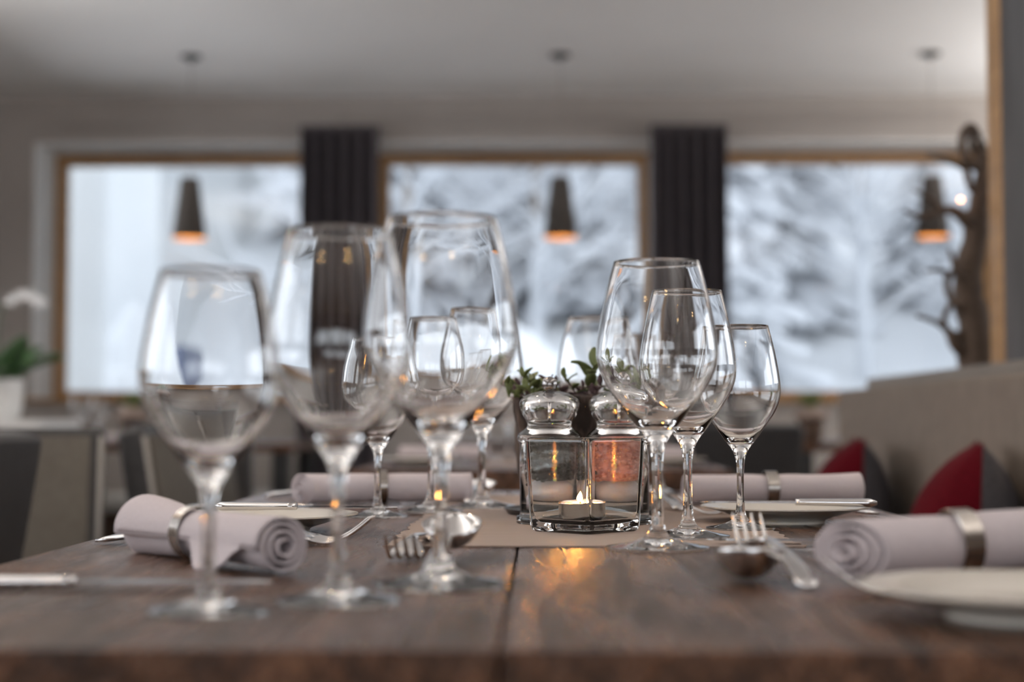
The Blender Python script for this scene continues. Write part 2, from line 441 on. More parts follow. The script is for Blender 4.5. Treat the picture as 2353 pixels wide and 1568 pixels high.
# ------------------------------------------------------------------ curtains
def curtain(xc, wd, label, seed):
    r = random.Random(seed); n = 96; folds = 5.5
    v = []; f = []; zs = [0.06 + (2.40-0.06)*k/14 for k in range(15)]
    ph = r.random()*6
    for side in (0, 1):
        for zi, z in enumerate(zs):
            u = zi/14
            for k in range(n+1):
                t = k/n; amp = 0.052*(0.9 + 0.25*math.sin(3*t+ph)); wv = math.sin(2*PI*folds*t + ph + 0.35*math.sin(4*t))
                x = xc + (t-0.5)*wd*(1.0 + 0.05*(1-u))
                v.append((x, 8.57 - amp*wv*(1 - 0.25*(u > 0.98)) + 0.006*side, z))
    w_ = n+1; h = len(zs)
    for i in range(h-1):
        for k in range(n):
            a = i*w_+k; f.append((a, a+1, a+w_+1, a+w_))
            c = h*w_ + a; f.append((c, c+w_, c+w_+1, c+1))
    t = thing('curtain', label, 'curtain', group='dark curtains between the windows')
    put('cloth', mesh('curtain_cloth', v, f), M['curtain'], t)
    b = MB(); b.box(xc-wd/2-0.005, xc+wd/2+0.005, 8.535, 8.585, 2.40, 2.425)
    put('heading_tape', bevel(b.mesh('heading'), 0.004), M['curtain'], t)
    return t
curtain(-1.085, 0.415, 'dark grey curtain hanging between the left and middle windows', 1)
curtain(0.79, 0.405, 'dark grey curtain hanging between the middle and right windows', 2)
tag(put('curtain_rail', boxmesh('curtain_rail', -2.6, 2.4, 8.545, 8.575, 2.427, 2.44, 0.003), M['wall']), 'slim wall-coloured rail above the windows carrying the dark curtains', 'curtain rail')

# ------------------------------------------------------------------ pendant lamps
def pendant(x, y, label):
    t = thing('pendant_lamp', label, 'lamp', (x, y, CEIL), group='pendant lamps over the window tables')
    put('canopy', lathe('canopy', crom([(0, 0), (0.045, 0), (0.046, -0.012), (0.02, -0.022), (0.006, -0.03), (0.0, -0.03)], 3), 28), M['black'], t)
    b = MB(); tube(b, [(0, 0, -0.025), (0, 0, -0.6)], 0.002, 6); put('cord', b.mesh('cord', True), M['piping'], t)
    zt, zb = 2.005-CEIL, 1.715-CEIL
    put('shade', lathe('shade', [(0.012, zt), (0.044, zt), (0.0445, zt-0.002), (0.081, zb), (0.0795, zb)], 48), M['shade'], t)
    sh = t.children[-1]
    put('lining', lathe('lining', [(0.0793, zb+0.001), (0.0425, zt-0.006), (0.012, zt-0.006)], 48), M['shade_in'], sh)
    put('bulb', lathe('bulb', crom([(0.0, zt-0.14), (0.016, zt-0.13), (0.022, zt-0.11), (0.014, zt-0.07), (0.011, zt-0.04), (0.011, zt-0.006)], 4), 20), M['bulb'], t)
    l = bpy.data.lights.new('pendant_light', 'POINT'); l.energy = 0.6; l.color = (1, 0.74, 0.42); l.shadow_soft_size = 0.03
    lo = bpy.data.objects.new('pendant_light', l); COL.objects.link(lo); lo.parent = t; lo.location = (0, 0, zb+0.11)
pendant(-1.69, 7.64, 'dark tapered pendant lamp before the left window')
pendant(0.09, 7.64, 'dark tapered pendant lamp before the middle window')
pendant(1.86, 7.64, 'dark tapered pendant lamp partly behind the driftwood')

# downlights over the rear of the room
for (x, y) in [(-1.6, -1.6), (-1.45, -1.6), (-1.6, -1.45), (-1.45, -1.45), (0.9, -1.6), (1.05, -1.6), (0.9, -1.45), (1.05, -1.45), (-0.6, 2.6), (1.7, 2.6)]:
    t = thing('ceiling_downlight', 'small warm recessed ceiling spot in the rear of the room', 'light', (x, y, CEIL), group='recessed ceiling spots')
    put('ring', lathe('spot_ring', [(0.030, -0.001), (0.042, -0.001), (0.042, -0.006), (0.030, -0.006), (0.030, -0.001)], 24), M['steel'], t)
    put('lens', lathe('spot_lens', [(0, -0.003), (0.030, -0.003)], 24), M['spot'], t)
    l = bpy.data.lights.new('spot_light', 'SPOT'); l.energy = 14; l.color = (1, 0.72, 0.45); l.spot_size = R(100); l.spot_blend = 0.6; l.shadow_soft_size = 0.04
    lo = bpy.data.objects.new('spot_light', l); COL.objects.link(lo); lo.parent = t; lo.location = (0, 0, -0.02)

# linear uplights added, all outside the picture, to brighten ceiling and room
UZ = 1.88
def uplight(x, y, ln, rz, power, label):
    t = thing('added_uplight', label, 'light', (x, y, UZ), (0, 0, rz), 'added linear uplights out of view')
    put('housing', boxmesh('added_uplight_housing', -ln/2, ln/2, -0.04, 0.04, -0.03, 0.0, 0.004), M['black'], t)
    for sx in (-1, 1):
        b = MB(); tube(b, [(sx*ln*0.42, 0, 0), (sx*ln*0.42, 0, CEIL-UZ)], 0.0015, 6); put('wire', b.mesh('wire', True), M['black'], t)
    l = bpy.data.lights.new('added_uplight_glow', 'AREA'); l.shape = 'RECTANGLE'; l.size = ln*0.96; l.size_y = 0.07; l.energy = power; l.color = (1.0, 0.965, 0.93)
    lo = bpy.data.objects.new('added_uplight_glow', l); COL.objects.link(lo); lo.parent = t; lo.location = (0, 0, 0.004); lo.rotation_euler = (PI, 0, 0)
uplight(-1.55, 1.2, 4.4, R(90), 26, 'added long black linear uplight, out of view left of the foreground table')
uplight(1.75, 1.2, 4.4, R(90), 26, 'added long black linear uplight, out of view right of the foreground table')
uplight(3.2, 6.9, 2.4, R(90), 38, 'added black linear uplight, out of view beyond the partition')
uplight(-2.62, 4.6, 2.2, R(90), 26, 'added black linear uplight, out of view along the left wall')

# ================================================================== outside
def outside():
    # rolling snow ground rising into a hillside
    nx, ny = 60, 60; v = []; f = []
    for j in range(ny+1):
        y = WY + 0.4 + (75.0)*(j/ny)**1.4
        for i in range(nx+1):
            x = (-1 + 2*i/nx)*(14 + 0.75*(y-WY))
            h = -0.25 + max(0, y-15)*0.36 + 0.5*noise.noise(Vector((x*0.15, y*0.15, 0))) * min(1, (y-WY)/6)
            v.append((x, y, h))
    for j in range(ny):
        for i in range(nx):
            a = j*(nx+1)+i; f.append((a, a+1, a+nx+2, a+nx+1))
    g = put('snowy_hillside', mesh('snowy_hillside', v, f), M['snow']); struct(g)
    # ploughed snow banks
    def bank(x, y, rx, ry, h, label):
        n = 26; v = []; f = []
        for j in range(n+1):
            for i in range(n+1):
                a, c = -1 + 2*i/n, -1 + 2*j/n; d = math.sqrt(a*a+c*c)
                z = max(0, math.cos(min(1, d)*PI/2))**0.6*h*(1 + 0.35*noise.noise(Vector((a*2.3+x, c*2.3, 1))))
                v.append((a*rx, c*ry, z-0.25))
        for j in range(n):
            for i in range(n):
                k = j*(n+1)+i; f.append((k, k+1, k+n+2, k+n+1))
        tag(put('snow_bank', mesh('snow_bank', v, f), M['snow'], loc=(x, y, 0)), label, 'snow bank', 'snow banks outside')
    bank(-3.3, 12.3, 0.7, 0.6, 1.75, 'bright snow bank outside the left window before the white building')
    bank(-0.25, 13.2, 2.3, 1.2, 1.75, 'long sloping snow bank outside the middle window')
    bank(4.5, 13.8, 2.0, 1.2, 1.35, 'low snow bank outside the right window')
    # white building at the left with a narrow column before it
    t = thing('white_building', 'plain white rendered building corner outside the left window', 'building', (-9.0, 20.0, -0.25))
    put('wall', boxmesh('building_wall', -6.0, 4.2, 0, 8, 0, 9.0, 0.03), M['render_white'], t)
    put('roof', boxmesh('building_roof', -6.4, 4.7, -0.5, 8.4, 9.0, 9.3, 0.05), M['trunk'], t)
    tag(put('white_column', bevel(lathe('col', [(0, 0), (0.30, 0), (0.27, 0.15), (0.27, 4.6), (0.32, 4.7), (0, 4.7)], 32), 0.0001, 1), M['render_white'], loc=(-3.28, 11.0, -0.25)), 'thick round white column right outside the left window', 'column')
    t = thing('parked_van', 'small slate blue vehicle parked before the white building', 'vehicle', (-5.05, 19.0, -0.2))
    put('body', boxmesh('van_body', -0.35, 0.85, -0.75, 0.75, 0.95, 1.9, 0.12, 3), M['blue_paint'], t)
    put('chassis', boxmesh('van_low', -0.4, 0.9, -0.7, 0.7, 0.3, 0.98, 0.08, 3), M['blue_paint'], t)
    for wx in (-0.15, 0.65):
        b = MB(); tube(b, [(wx, -0.72, 0.32), (wx, -0.80, 0.32)], 0.3, 20); put('wheel', b.mesh('wheel', True), M['black'], t)
    # spruce prototypes
    def spruce(seed, h, r):
        q = random.Random(seed); b = MB()
        for k in range(30):
            u = k/29; z0 = 0.25 + u*(h-0.4); rr = r*(1-u)**0.85 + 0.12; n = int(17 - 9*u)
            for i in range(n):
                a = 2*PI*(i+q.random()*0.9)/n; L_ = rr*(0.45+0.70*q.random()); dr = L_*(0.22+0.42*q.random()); z0 += q.uniform(-0.012, 0.012)
                ca, sa = math.cos(a), math.sin(a); wv = 0.11*L_+0.04
                pts = [(0.0, 0.02), (0.45, -0.35), (0.8, -0.8), (1.0, -1.0)]; ws = [0.25, 1.0, 0.85, 0.1]
                vv = []
                for (t_, d_), ww in zip(pts, ws):
                    cx, cz = t_*L_, z0 + d_*dr
                    for s_ in (-1, 0, 1):
                        vv.append((ca*cx - sa*s_*ww*wv, sa*cx + ca*s_*ww*wv, cz - abs(s_)*0.10*L_))
                ff = []
                for j in range(3):
                    for s_ in range(2):
                        c = j*3+s_; ff.append((c, c+1, c+4, c+3))
                b.add(vv, ff)
        tr = MB(); tube(tr, [(0, 0, -0.3), (0, 0, h)], [0.14, 0.02], 8)
        return b.mesh('spruce_crown', False), tr.mesh('spruce_trunk', True)
    def bare(seed, h):
        q = random.Random(seed); b = MB(); tr = MB()
        tube(tr, [(0, 0, -0.3), (0.05, 0, h*0.35), (0, 0.05, h*0.7), (0.05, 0, h)], [0.085, 0.06, 0.035, 0.01], 7)
        def br(p, d, L_, r, lev):
            mid = p + d*L_*0.5 + Vector((q.uniform(-1, 1), q.uniform(-1, 1), q.uniform(-0.5, 0.8)))*L_*0.10
            e = p + d*L_
            tube(b, [p, mid, e], [r, r*0.75, r*0.35], 5)
            if lev > 0:
                for k in range(4 if lev > 1 else 5):
                    t_ = 0.3 + 0.7*q.random(); o = p + d*L_*t_
                    nd = (d + Vector((q.uniform(-1, 1), q.uniform(-1, 1), q.uniform(-0.4, 0.7)))*0.9).normalized()
                    br(o, nd, L_*0.55, r*0.72, lev-1)
        for k in range(17):
            z = h*(0.12 + 0.84*k/17); a = q.random()*6.28
            br(Vector((0, 0, z)), Vector((math.cos(a), math.sin(a), 0.5)).normalized(), (h-z)*0.32+0.7, 0.045, 2)
        return b.mesh('bare_crown', True), tr.mesh('bare_trunk', True)
    SP = [spruce(3, 5.6, 1.15), spruce(5, 6.6, 1.25), spruce(8, 4.2, 1.0)]
    BA = [bare(4, 5.5), bare(9, 6.5)]
    q = random.Random(77)
    spots = []
    for row, (y, n) in enumerate([(19, 9), (22.5, 11), (27, 13), (33, 14), (40, 15)]):
        for i in range(n):
            span = 0.36*y + 1.5
            x = -span + 2*span*(i + 0.25 + 0.5*q.random())/n
            if x < -3.6 and y < 31: continue
            spots.append((x, y + q.uniform(-1.2, 1.2), row))
    for (x, y, row) in spots:
        z = -0.3 + max(0, y-15)*0.36
        isb = q.random() < (0.66 if row < 2 else 0.55)
        if isb:
            k = q.randrange(2); cr_, tr_ = BA[k]
            t = thing('bare_tree', 'bare leafless tree white with snow outside the windows', 'tree', (x, y, z), (0, 0, q.random()*6.28), 'bare trees on the hillside')
            mm = M['twig']
        else:
            k = q.randrange(3); cr_, tr_ = SP[k]
            t = thing('spruce_tree', 'snow-laden spruce tree on the hillside outside the windows', 'tree', (x, y, z), (0, 0, q.random()*6.28), 'spruces on the hillside')
            mm = M['spruce']
        s_ = q.uniform(0.8, 1.2); t.scale = (s_, s_, s_)
        put('crown', cr_, mm, t); put('trunk', tr_, M['twig'], t)
outside()

# ================================================================== dining table
TZ = 0.75
def make_table(name, label, x0, x1, y0, y1, splits, leg='table_leg'):
    cx, cy_ = (x0+x1)/2, (y0+y1)/2
    t = thing(name, label, 'table', (cx, cy_, 0))
    e = [x0] + splits + [x1]
    for a, c in zip(e, e[1:]):
        put('board', boxmesh('board', a-cx+0.0008, c-cx-0.0008, y0-cy_, y1-cy_, TZ-0.042, TZ, 0.0025), M['table'], t)
    hx, hy = (x1-x0)/2 - 0.06, (y1-y0)/2 - 0.06
    for sx in (-1, 1):
        for sy in (-1, 1):
            put('leg', boxmesh('leg', sx*hx-0.035, sx*hx+0.035, sy*hy-0.035, sy*hy+0.035, 0, TZ-0.042, 0.004), M[leg], t)
    for sx in (-1, 1):
        put('apron', boxmesh('apron', sx*hx-0.012, sx*hx+0.012, -hy+0.035, hy-0.035, TZ-0.13, TZ-0.042), M[leg], t)
    for sy in (-1, 1):
        put('apron', boxmesh('apron', -hx+0.035, hx-0.035, sy*hy-0.012, sy*hy+0.012, TZ-0.13, TZ-0.042), M[leg], t)
    return t
make_table('dining_table', 'long weathered oak dining table in the foreground, fully set', -0.38, 0.378, 0.712, 2.27, [-0.019])
make_table('dining_table', 'wooden table in line behind the foreground table', -0.38, 0.378, 3.19, 4.65, [0.0])

# paper runner with deckled edges
def runner(x0, x1, y0, y1, label, seed):
    q = random.Random(seed); top = []
    n = 60
    def jag(k, amp): return amp*(noise.noise(Vector((k*0.9, seed, 0)))*1.2 + 0.5*noise.noise(Vector((k*2.7, seed, 5))))
    for k in range(n): top.append((x0 + (x1-x0)*k/n, y0 + 0.0008*math.sin(k*0.9)))
    for k in range(n*2): top.append((x1 + jag(k*0.22, 0.006) - 0.003, y0 + (y1-y0)*k/(2*n)))
    for k in range(n): top.append((x1 - (x1-x0)*k/n, y1))
    for k in range(n*2): top.append((x0 + jag(k*0.22+40, 0.006) + 0.003, y1 - (y1-y0)*k/(2*n)))
    m_ = len(top); v = [(x, y, TZ+0.0014) for x, y in top] + [(x, y, TZ+0.0002) for x, y in top]
    f = [tuple(range(m_)), tuple(range(2*m_-1, m_-1, -1))] + [(k, m_+k, m_+(k+1) % m_, (k+1) % m_) for k in range(m_)]
    tag(put('paper_runner', mesh('paper_runner', v, f, False), M['paper']), label, 'table runner')
runner(-0.126, 0.210, 1.276, 2.12, 'brown paper table runner with torn edges under the candle and mills', 3)
runner(-0.13, 0.2, 3.45, 4.4, 'brown paper runner on the table in line behind', 4)

# ================================================================== wine glasses
def wine_glass_proto():
    foot = [(0, 0.0012), (0.020, 0.0006), (0.0385, 0.0), (0.0402, 0.0005), (0.0406, 0.0014), (0.0398, 0.0022), (0.030, 0.0036), (0.020, 0.0058), (0.012, 0.0088), (0.0078, 0.0125), (0.0058, 0.018)]
    stem = [(0.0058, 0.018), (0.0048, 0.027), (0.0043, 0.040), (0.0041, 0.053), (0.0042, 0.063), (0.0048, 0.072), (0.0056, 0.0770), (0.0068, 0.0815)]
    outer = [(0.0068, 0.0815), (0.0088, 0.0860), (0.0112, 0.0898), (0.0144, 0.0938), (0.0184, 0.0985), (0.0245, 0.1065), (0.0297, 0.1135), (0.0352, 0.1207), (0.0408, 0.1295), (0.0451, 0.1390), (0.0473, 0.1485), (0.0476, 0.1570), (0.0463, 0.1690), (0.0441, 0.1820), (0.0413, 0.196), (0.0381, 0.209), (0.0340, 0.2240), (0.0334, 0.2250), (0.0328, 0.2242)]
    inner = [(0.0328, 0.2242), (0.0371, 0.209), (0.0403, 0.196), (0.0431, 0.1820), (0.0453, 0.1690), (0.0466, 0.1570), (0.0463, 0.1486), (0.0441, 0.1394), (0.0399, 0.1302), (0.0344, 0.1216), (0.0287, 0.1144), (0.0230, 0.1078), (0.0160, 0.1012), (0.0090, 0.0974), (0.0, 0.0960)]
    allp = crom(foot, 4)
    nf = len(allp)
    st = crom(stem, 4); bo = crom(outer, 5); bi = crom(inner, 5)
    bowlp = bo + bi[1:]
    t = thing('wine_glass', 'x', 'wine glass')
    put('bowl', lathe('bowl', bowlp, 72), M['glass'], t)
    put('stem', lathe('stem', st, 40), M['glass'], t)
    put('foot', lathe('foot', allp, 72), M['glass'], t)
    return t
GL = wine_glass_proto(); GLF = []
BIG, MED, SML = (1, 1, 1), (0.873, 0.873, 0.929), (0.780, 0.780, 0.824)
def wg(x, y, size, label, group=None, rz=0.0):
    return place(GL, GLF, (x, y, TZ + 0.0), rz, label, group=group, scale=size)
wg(-0.1757, 0.848, (0.78, 0.78, 0.800), 'small wine glass nearest the camera, leftmost on the foreground table')
wg(-0.1135, 0.897, (0.85, 0.85, 0.920), 'medium wine glass standing between the leftmost small glass and the tall one', rz=0.3)
wg(-0.0617, 0.985, BIG, 'tall wine glass left of the candle with its rim highest in the picture', rz=0.6)
def on_paper(x, y): return 0.0014 if (-0.12 < x < 0.2 and 1.276 < y < 2.12) else 0.0
EXTRA = []
def wg2(x, y, size, label, group=None, rz=0.0):
    o = wg(x, y, size, label, group, rz); o.location.z = TZ + on_paper(x, y); return o
wg2(0.0905, 1.263, BIG, 'tall sharp wine glass right of the candle, its foot at the paper edge')
wg2(0.1238, 1.369, MED, 'medium wine glass half hidden behind the tall one right of the candle', rz=0.4)
wg2(0.1815, 1.476, SML, 'small wine glass at the right of the three right of the candle', rz=0.8)
wg2(-0.1710, 1.675, SML, 'small far wine glass before the left napkin ring, seen through the medium glass')
wg2(-0.1195, 1.735, MED, 'medium far wine glass seen through the tall glass left of the candle')
wg2(-0.0680, 1.825, BIG, 'tall far wine glass beside the bark planter, seen through the tall left glass')
wg2(0.0660, 1.985, BIG, 'tall far wine glass with its rim above the plant in the bark planter')
wg2(0.1050, 2.080, MED, 'medium far wine glass seen through the tall glass right of the candle')
wg2(0.1600, 2.180, SML, 'small far wine glass behind the glasses right of the candle')

# ================================================================== candle holder and tealight
def rsq(a, r, z, n=8):
    """ring of a rounded square"""
    out = []
    for q in range(4):
        cx, cy_ = (a-r)*(1 if q in (0, 3) else -1), (a-r)*(1 if q in (0, 1) else -1)
        for k in range(n+1):
            t = PI/2*(q + k/n); out.append((cx + r*math.cos(t), cy_ + r*math.sin(t), z))
    return out
def loft(name, rings, cap0=True, cap1=True, sub=0):
    v = []; f = []; n = len(rings[0])
    for r in rings: v += r
    for i in range(len(rings)-1):
        for k in range(n):
            k2 = (k+1) % n; f.append((i*n+k, i*n+k2, (i+1)*n+k2, (i+1)*n+k))
    if cap0: f.append(tuple(range(n-1, -1, -1)))
    if cap1: f.append(tuple((len(rings)-1)*n + k for k in range(n)))
    me = mesh(name, v, f)
    try: me.set_sharp_from_angle(angle=R(50))
    except Exception: pass
    return me
HX, HY = 0.0385, 1.443
PZ = TZ + 0.0014
th = thing('candle_holder', 'square thick clear glass candle holder with one corner towards the camera', 'candle holder', (HX, HY, PZ), (0, 0, R(45+1.5)))
rings = [rsq(0.0335, 0.0070, 0.0), rsq(0.0362, 0.0085, 0.0018), rsq(0.0372, 0.0090, 0.006), rsq(0.0380, 0.0090, 0.02), rsq(0.0404, 0.0090, 0.079), rsq(0.0404, 0.0090, 0.0815), rsq(0.0396, 0.0085, 0.083),
         rsq(0.0356, 0.0030, 0.083), rsq(0.0346, 0.0020, 0.0815), rsq(0.0344, 0.0016, 0.079), rsq(0.0318, 0.0016, 0.018), rsq(0.0304, 0.0030, 0.0120), rsq(0.0275, 0.005, 0.0092), rsq(0.018, 0.008, 0.0084)]
put('glass_body', loft('holder_glass', rings), M['holder'], th)
tt = thing('tealight', 'lit white tealight in a tin cup inside the square glass holder', 'candle', (HX-0.0030, HY-0.010, PZ+0.0087))
put('cup', lathe('tin_cup', [(0, 0), (0.0165, 0), (0.0183, 0.0012), (0.0190, 0.003), (0.0190, 0.0163), (0.0194, 0.0167), (0.0187, 0.0167), (0.0186, 0.0132)], 48), M['tin'], tt)
wx_ = put('wax', lathe('wax', crom([(0.0185, 0.0120), (0.0184, 0.0140), (0.012, 0.0136), (0.004, 0.0132), (0, 0.0131)], 3), 40), M['wax'], tt)
b = MB(); tube(b, [(0, 0, 0.0125), (0.0003, 0, 0.017), (0.0012, 0, 0.0205)], [0.0008, 0.0007, 0.0005], 6); put('wick', b.mesh('wick', True), M['wick'], tt)
fl = [(0, 0.0168), (0.0015, 0.0170), (0.0028, 0.0184), (0.0033, 0.0202), (0.0030, 0.0226), (0.0019, 0.0254), (0.0008, 0.0282), (0, 0.0302)]
put('flame', lathe('flame', crom(fl, 4), 20, fn=lambda p: Vector((p.x + 0.28*max(0, p.z-0.0185), p.y, p.z))), M['flame'], tt)

# ================================================================== pepper and salt mills
def mill(x, y, label, fill, fname):
    t = thing('spice_mill', label, 'mill', (x, y, PZ), group='clear acrylic mills behind the candle')
    o = [(0.0, 0.0), (0.0310, 0.0), (0.0320, 0.001), (0.0320, 0.0062), (0.0312, 0.0072), (0.0290, 0.0078), (0.0285, 0.010), (0.0288, 0.040), (0.0290, 0.076), (0.0305, 0.0785), (0.0313, 0.0815), (0.0306, 0.0845)]
    i_ = [(0.0258, 0.0845), (0.0254, 0.080), (0.0252, 0.014), (0.024, 0.012), (0.0, 0.012)]
    put('body', lathe('mill_body', o + i_, 56), M['acrylic'], t)
    ko = crom([(0.0305, 0.0850), (0.0270, 0.0880), (0.0228, 0.0912), (0.0212, 0.0940), (0.0220, 0.0970), (0.0262, 0.1045), (0.0287, 0.1110), (0.0289, 0.1150), (0.0270, 0.1195), (0.0215, 0.1235), (0.0130, 0.1262), (0.0050, 0.1272), (0.0, 0.1274)], 4)
    ki = crom([(0.0, 0.1205), (0.0080, 0.1200), (0.0160, 0.1180), (0.0205, 0.1150), (0.0215, 0.1110), (0.0195, 0.1050), (0.0150, 0.0985), (0.0060, 0.0960), (0.0, 0.0958)], 4)
    k = put('knob', lathe('mill_knob', ko, 56), M['acrylic'], t)
    put('knob_hollow', lathe('mill_knob_hollow', ki, 48), M['acrylic'], k)
    put('knob_floor', lathe('mill_knob_floor', [(0.0, 0.0849), (0.0305, 0.0850)], 48), M['acrylic'], k)
    put('nut', lathe('nut', crom([(0, 0.1275), (0.0032, 0.1276), (0.0068, 0.1300), (0.0075, 0.1340), (0.0058, 0.1388), (0, 0.1412)], 4), 28), M['gunmetal'], t)
    b = MB(); tube(b, [(0, 0, 0.0125), (0, 0, 0.084)], 0.0016, 10); put('spindle', b.mesh('spindle', True), M['steel'], t)
    b = MB(); tube(b, [(0, 0, 0.0962), (0, 0, 0.1203)], 0.0016, 10); put('spindle', b.mesh('spindle', True), M['steel'], t)
    put('grinder', lathe('grinder', [(0, 0.0122), (0.0235, 0.0122), (0.0235, 0.022), (0.012, 0.032), (0.0, 0.032)], 32), M['linen'], t)
    # the grains: a packed column of small lumps
    q = random.Random(len(label)); bm = bmesh.new()
    cyl = bmesh.ops.create_cone(bm, cap_ends=True, segments=24, radius1=0.0205, radius2=0.0205, depth=0.042, matrix=Matrix.Translation((0, 0, 0.0540)))
    for k2 in range(330):
        a = q.random()*6.283; z = 0.033 + 0.043*q.random(); rr = 0.0215*(1 if q.random() < 0.75 else q.random())
        if rr < 0.017: z = 0.0755 + 0.002*q.random()
        mt = Matrix.Translation((rr*math.cos(a), rr*math.sin(a), z)) @ Matrix.Rotation(q.random()*3, 4, 'X') @ Matrix.Diagonal((1, q.uniform(0.7, 1.1), q.uniform(0.7, 1.1), 1))
        bmesh.ops.create_icosphere(bm, subdivisions=1, radius=q.uniform(0.0021, 0.0031), matrix=mt)
    me = bpy.data.meshes.new(fname); bm.to_mesh(me); bm.free()
    me.polygons.foreach_set('use_smooth', [fname == 'peppercorns']*len(me.polygons))
    g = put(fname, me, M[fill], t); g['kind'] = 'stuff'
    return t
mill(0.0075, 1.549, 'clear acrylic mill of dark peppercorns behind the left of the candle', 'pepper', 'peppercorns')
mill(0.0740, 1.545, 'clear acrylic mill of pink salt behind the right of the candle', 'salt', 'salt_crystals')

# ================================================================== bark planter
BX, BY = 0.046, 1.705
tag(put('saucer', lathe('saucer', crom([(0, 0.0), (0.070, 0.0), (0.080, 0.004), (0.082, 0.0065), (0.078, 0.006), (0.068, 0.0035), (0, 0.003)], 3), 48), M['saucer'], loc=(BX-0.004, BY, PZ)), 'flat black saucer under the bark planter', 'saucer')
tp = thing('bark_planter', 'bark covered planter with small green sprigs behind the two mills', 'planter', (BX, BY, PZ+0.0036))
def barkfn(p):
    n = noise.noise(Vector((p.x*45, p.y*45, p.z*14))); n2 = noise.noise(Vector((p.x*160, p.y*160, p.z*50+9)))
    rr = 1 + 0.11*n + 0.045*n2
    return Vector((p.x*rr, p.y*rr, p.z + 0.006*noise.noise(Vector((p.x*60, p.y*60, 2)))*(p.z > 0.10)))
prof = [(0.0, 0.0)] + [(0.060 + 0.020*(z/0.118)**0.9, z) for z in [0.118*k/26 for k in range(27)]] + [(0.074, 0.120), (0.068, 0.117), (0.066, 0.108)]
put('bark_pot', lathe('bark_pot', prof, 90, fn=barkfn), M['bark'], tp)
put('moss', lathe('moss', crom([(0.068, 0.108), (0.055, 0.116), (0.030, 0.121), (0, 0.123)], 5), 48, fn=lambda p: p + Vector((0, 0, 0.007*noise.noise(p*70)))), M['soil'], tp)
# one leaf mesh shared by all
lv = []; lf = []
for i, (x, hw) in enumerate([(0, 0.0006), (0.003, 0.0026), (0.006, 0.0036), (0.0095, 0.0033), (0.0125, 0.0017), (0.0142, 0.0003)]):
    for s_ in (-1, 0, 1): lv.append((x, s_*hw, 0.0011*abs(s_) + 0.0016*math.sin(x*180)))
for i in range(5):
    for s_ in range(2):
        c = i*3+s_; lf.append((c, c+3, c+4, c+1))
bm = bmesh.new(); LEAF = mesh('leaf', lv, lf); bm.from_mesh(LEAF); bmesh.ops.solidify(bm, geom=bm.faces[:], thickness=0.0004); bm.to_mesh(LEAF); bm.free()
LEAF.polygons.foreach_set('use_smooth', [True]*len(LEAF.polygons)); LEAF.materials.append(M['leaf'])
q = random.Random(5)
LEAFB = LEAF.copy(); LEAFB.materials.clear(); LEAFB.materials.append(M['heather'])
def sprig(base, tip, nl, big=1.0, lm=None):
    base = Vector(base); tip = Vector(tip); bend = Vector((q.uniform(-1, 1), q.uniform(-1, 1), 0))*0.006
    path = crom([base, (base+tip)/2 + bend, tip], 6); path = [Vector(p) for p in path]
    b = MB(); tube(b, path, [0.0011*(1 - 0.6*k/len(path)) for k in range(len(path))], 6)
    s_ = put('sprig', b.mesh('sprig', True), M['stem_brown'], tp)
    for k in range(nl):
        u = 0.25 + 0.75*k/max(1, nl-1); p = path[min(len(path)-1, int(u*(len(path)-1)))]
        az = k*2.4 + q.random()*0.8; el = q.uniform(0.1, 0.9) if k < nl-1 else 1.2
        sc = big*q.uniform(0.75, 1.25)
        put('leaf', lm or LEAF, None, s_, p, (q.uniform(-0.4, 0.4), -el, az), (sc, sc, sc))
sprig((-0.045, -0.02, 0.112), (-0.088, -0.040, 0.132), 9, 1.2)
sprig((-0.045, -0.03, 0.112), (-0.080, -0.052, 0.119), 7, 1.15)
sprig((-0.030, -0.035, 0.112), (-0.062, -0.062, 0.126), 7, 1.1)
sprig((-0.010, -0.035, 0.114), (-0.038, -0.060, 0.130), 6, 1.1, LEAFB)
sprig((0.030, -0.030, 0.114), (0.048, -0.055, 0.128), 7, 1.2)
sprig((-0.040, -0.03, 0.114), (-0.066, -0.05, 0.140), 12, 1.0)
sprig((-0.030, -0.03, 0.116), (-0.052, -0.05, 0.132), 10, 1.0)
sprig((0.0, -0.02, 0.118), (0.008, -0.045, 0.150), 12, 1.45)
sprig((-0.008, -0.03, 0.118), (-0.024, -0.048, 0.140), 8, 0.85)
sprig((0.02, -0.02, 0.116), (0.030, -0.048, 0.138), 12, 1.2)
sprig((0.04, -0.015, 0.114), (0.055, -0.03, 0.136), 11, 1.1)
for k in range(16):
    a = q.random()*6.28; r_ = 0.02 + 0.035*q.random()
    x_, y_ = r_*math.cos(a), r_*math.sin(a)
    sprig((x_, y_, 0.112), (x_*1.35 + q.uniform(-0.01, 0.01), y_*1.35, 0.121 + 0.014*q.random()), 8, q.uniform(0.6, 0.95), LEAFB if k % 4 else None)

# ================================================================== plates
PLM = lathe('plate', crom([(0, 0.0035), (0.034, 0.0035), (0.0365, 0.0), (0.0385, 0.0), (0.040, 0.0035), (0.052, 0.0075), (0.066, 0.0118), (0.0805, 0.0150), (0.0818, 0.0160), (0.0805, 0.0168), (0.066, 0.0142), (0.050, 0.0098), (0.040, 0.0078), (0, 0.0075)], 4), 72)
def plate(x, y, label):
    return tag(put('bread_plate', PLM, M['china'], loc=(x, y, TZ+on_paper(x-0.03, y)*0)), label, 'plate')
plate(0.247, 0.835, 'cream bread plate at the bottom right corner, blurred')
plate(0.2380, 1.585, 'cream bread plate behind the small glass on the right, a knife across it')
plate(-0.248, 1.450, 'cream bread plate behind the loose left napkin, a knife across it')

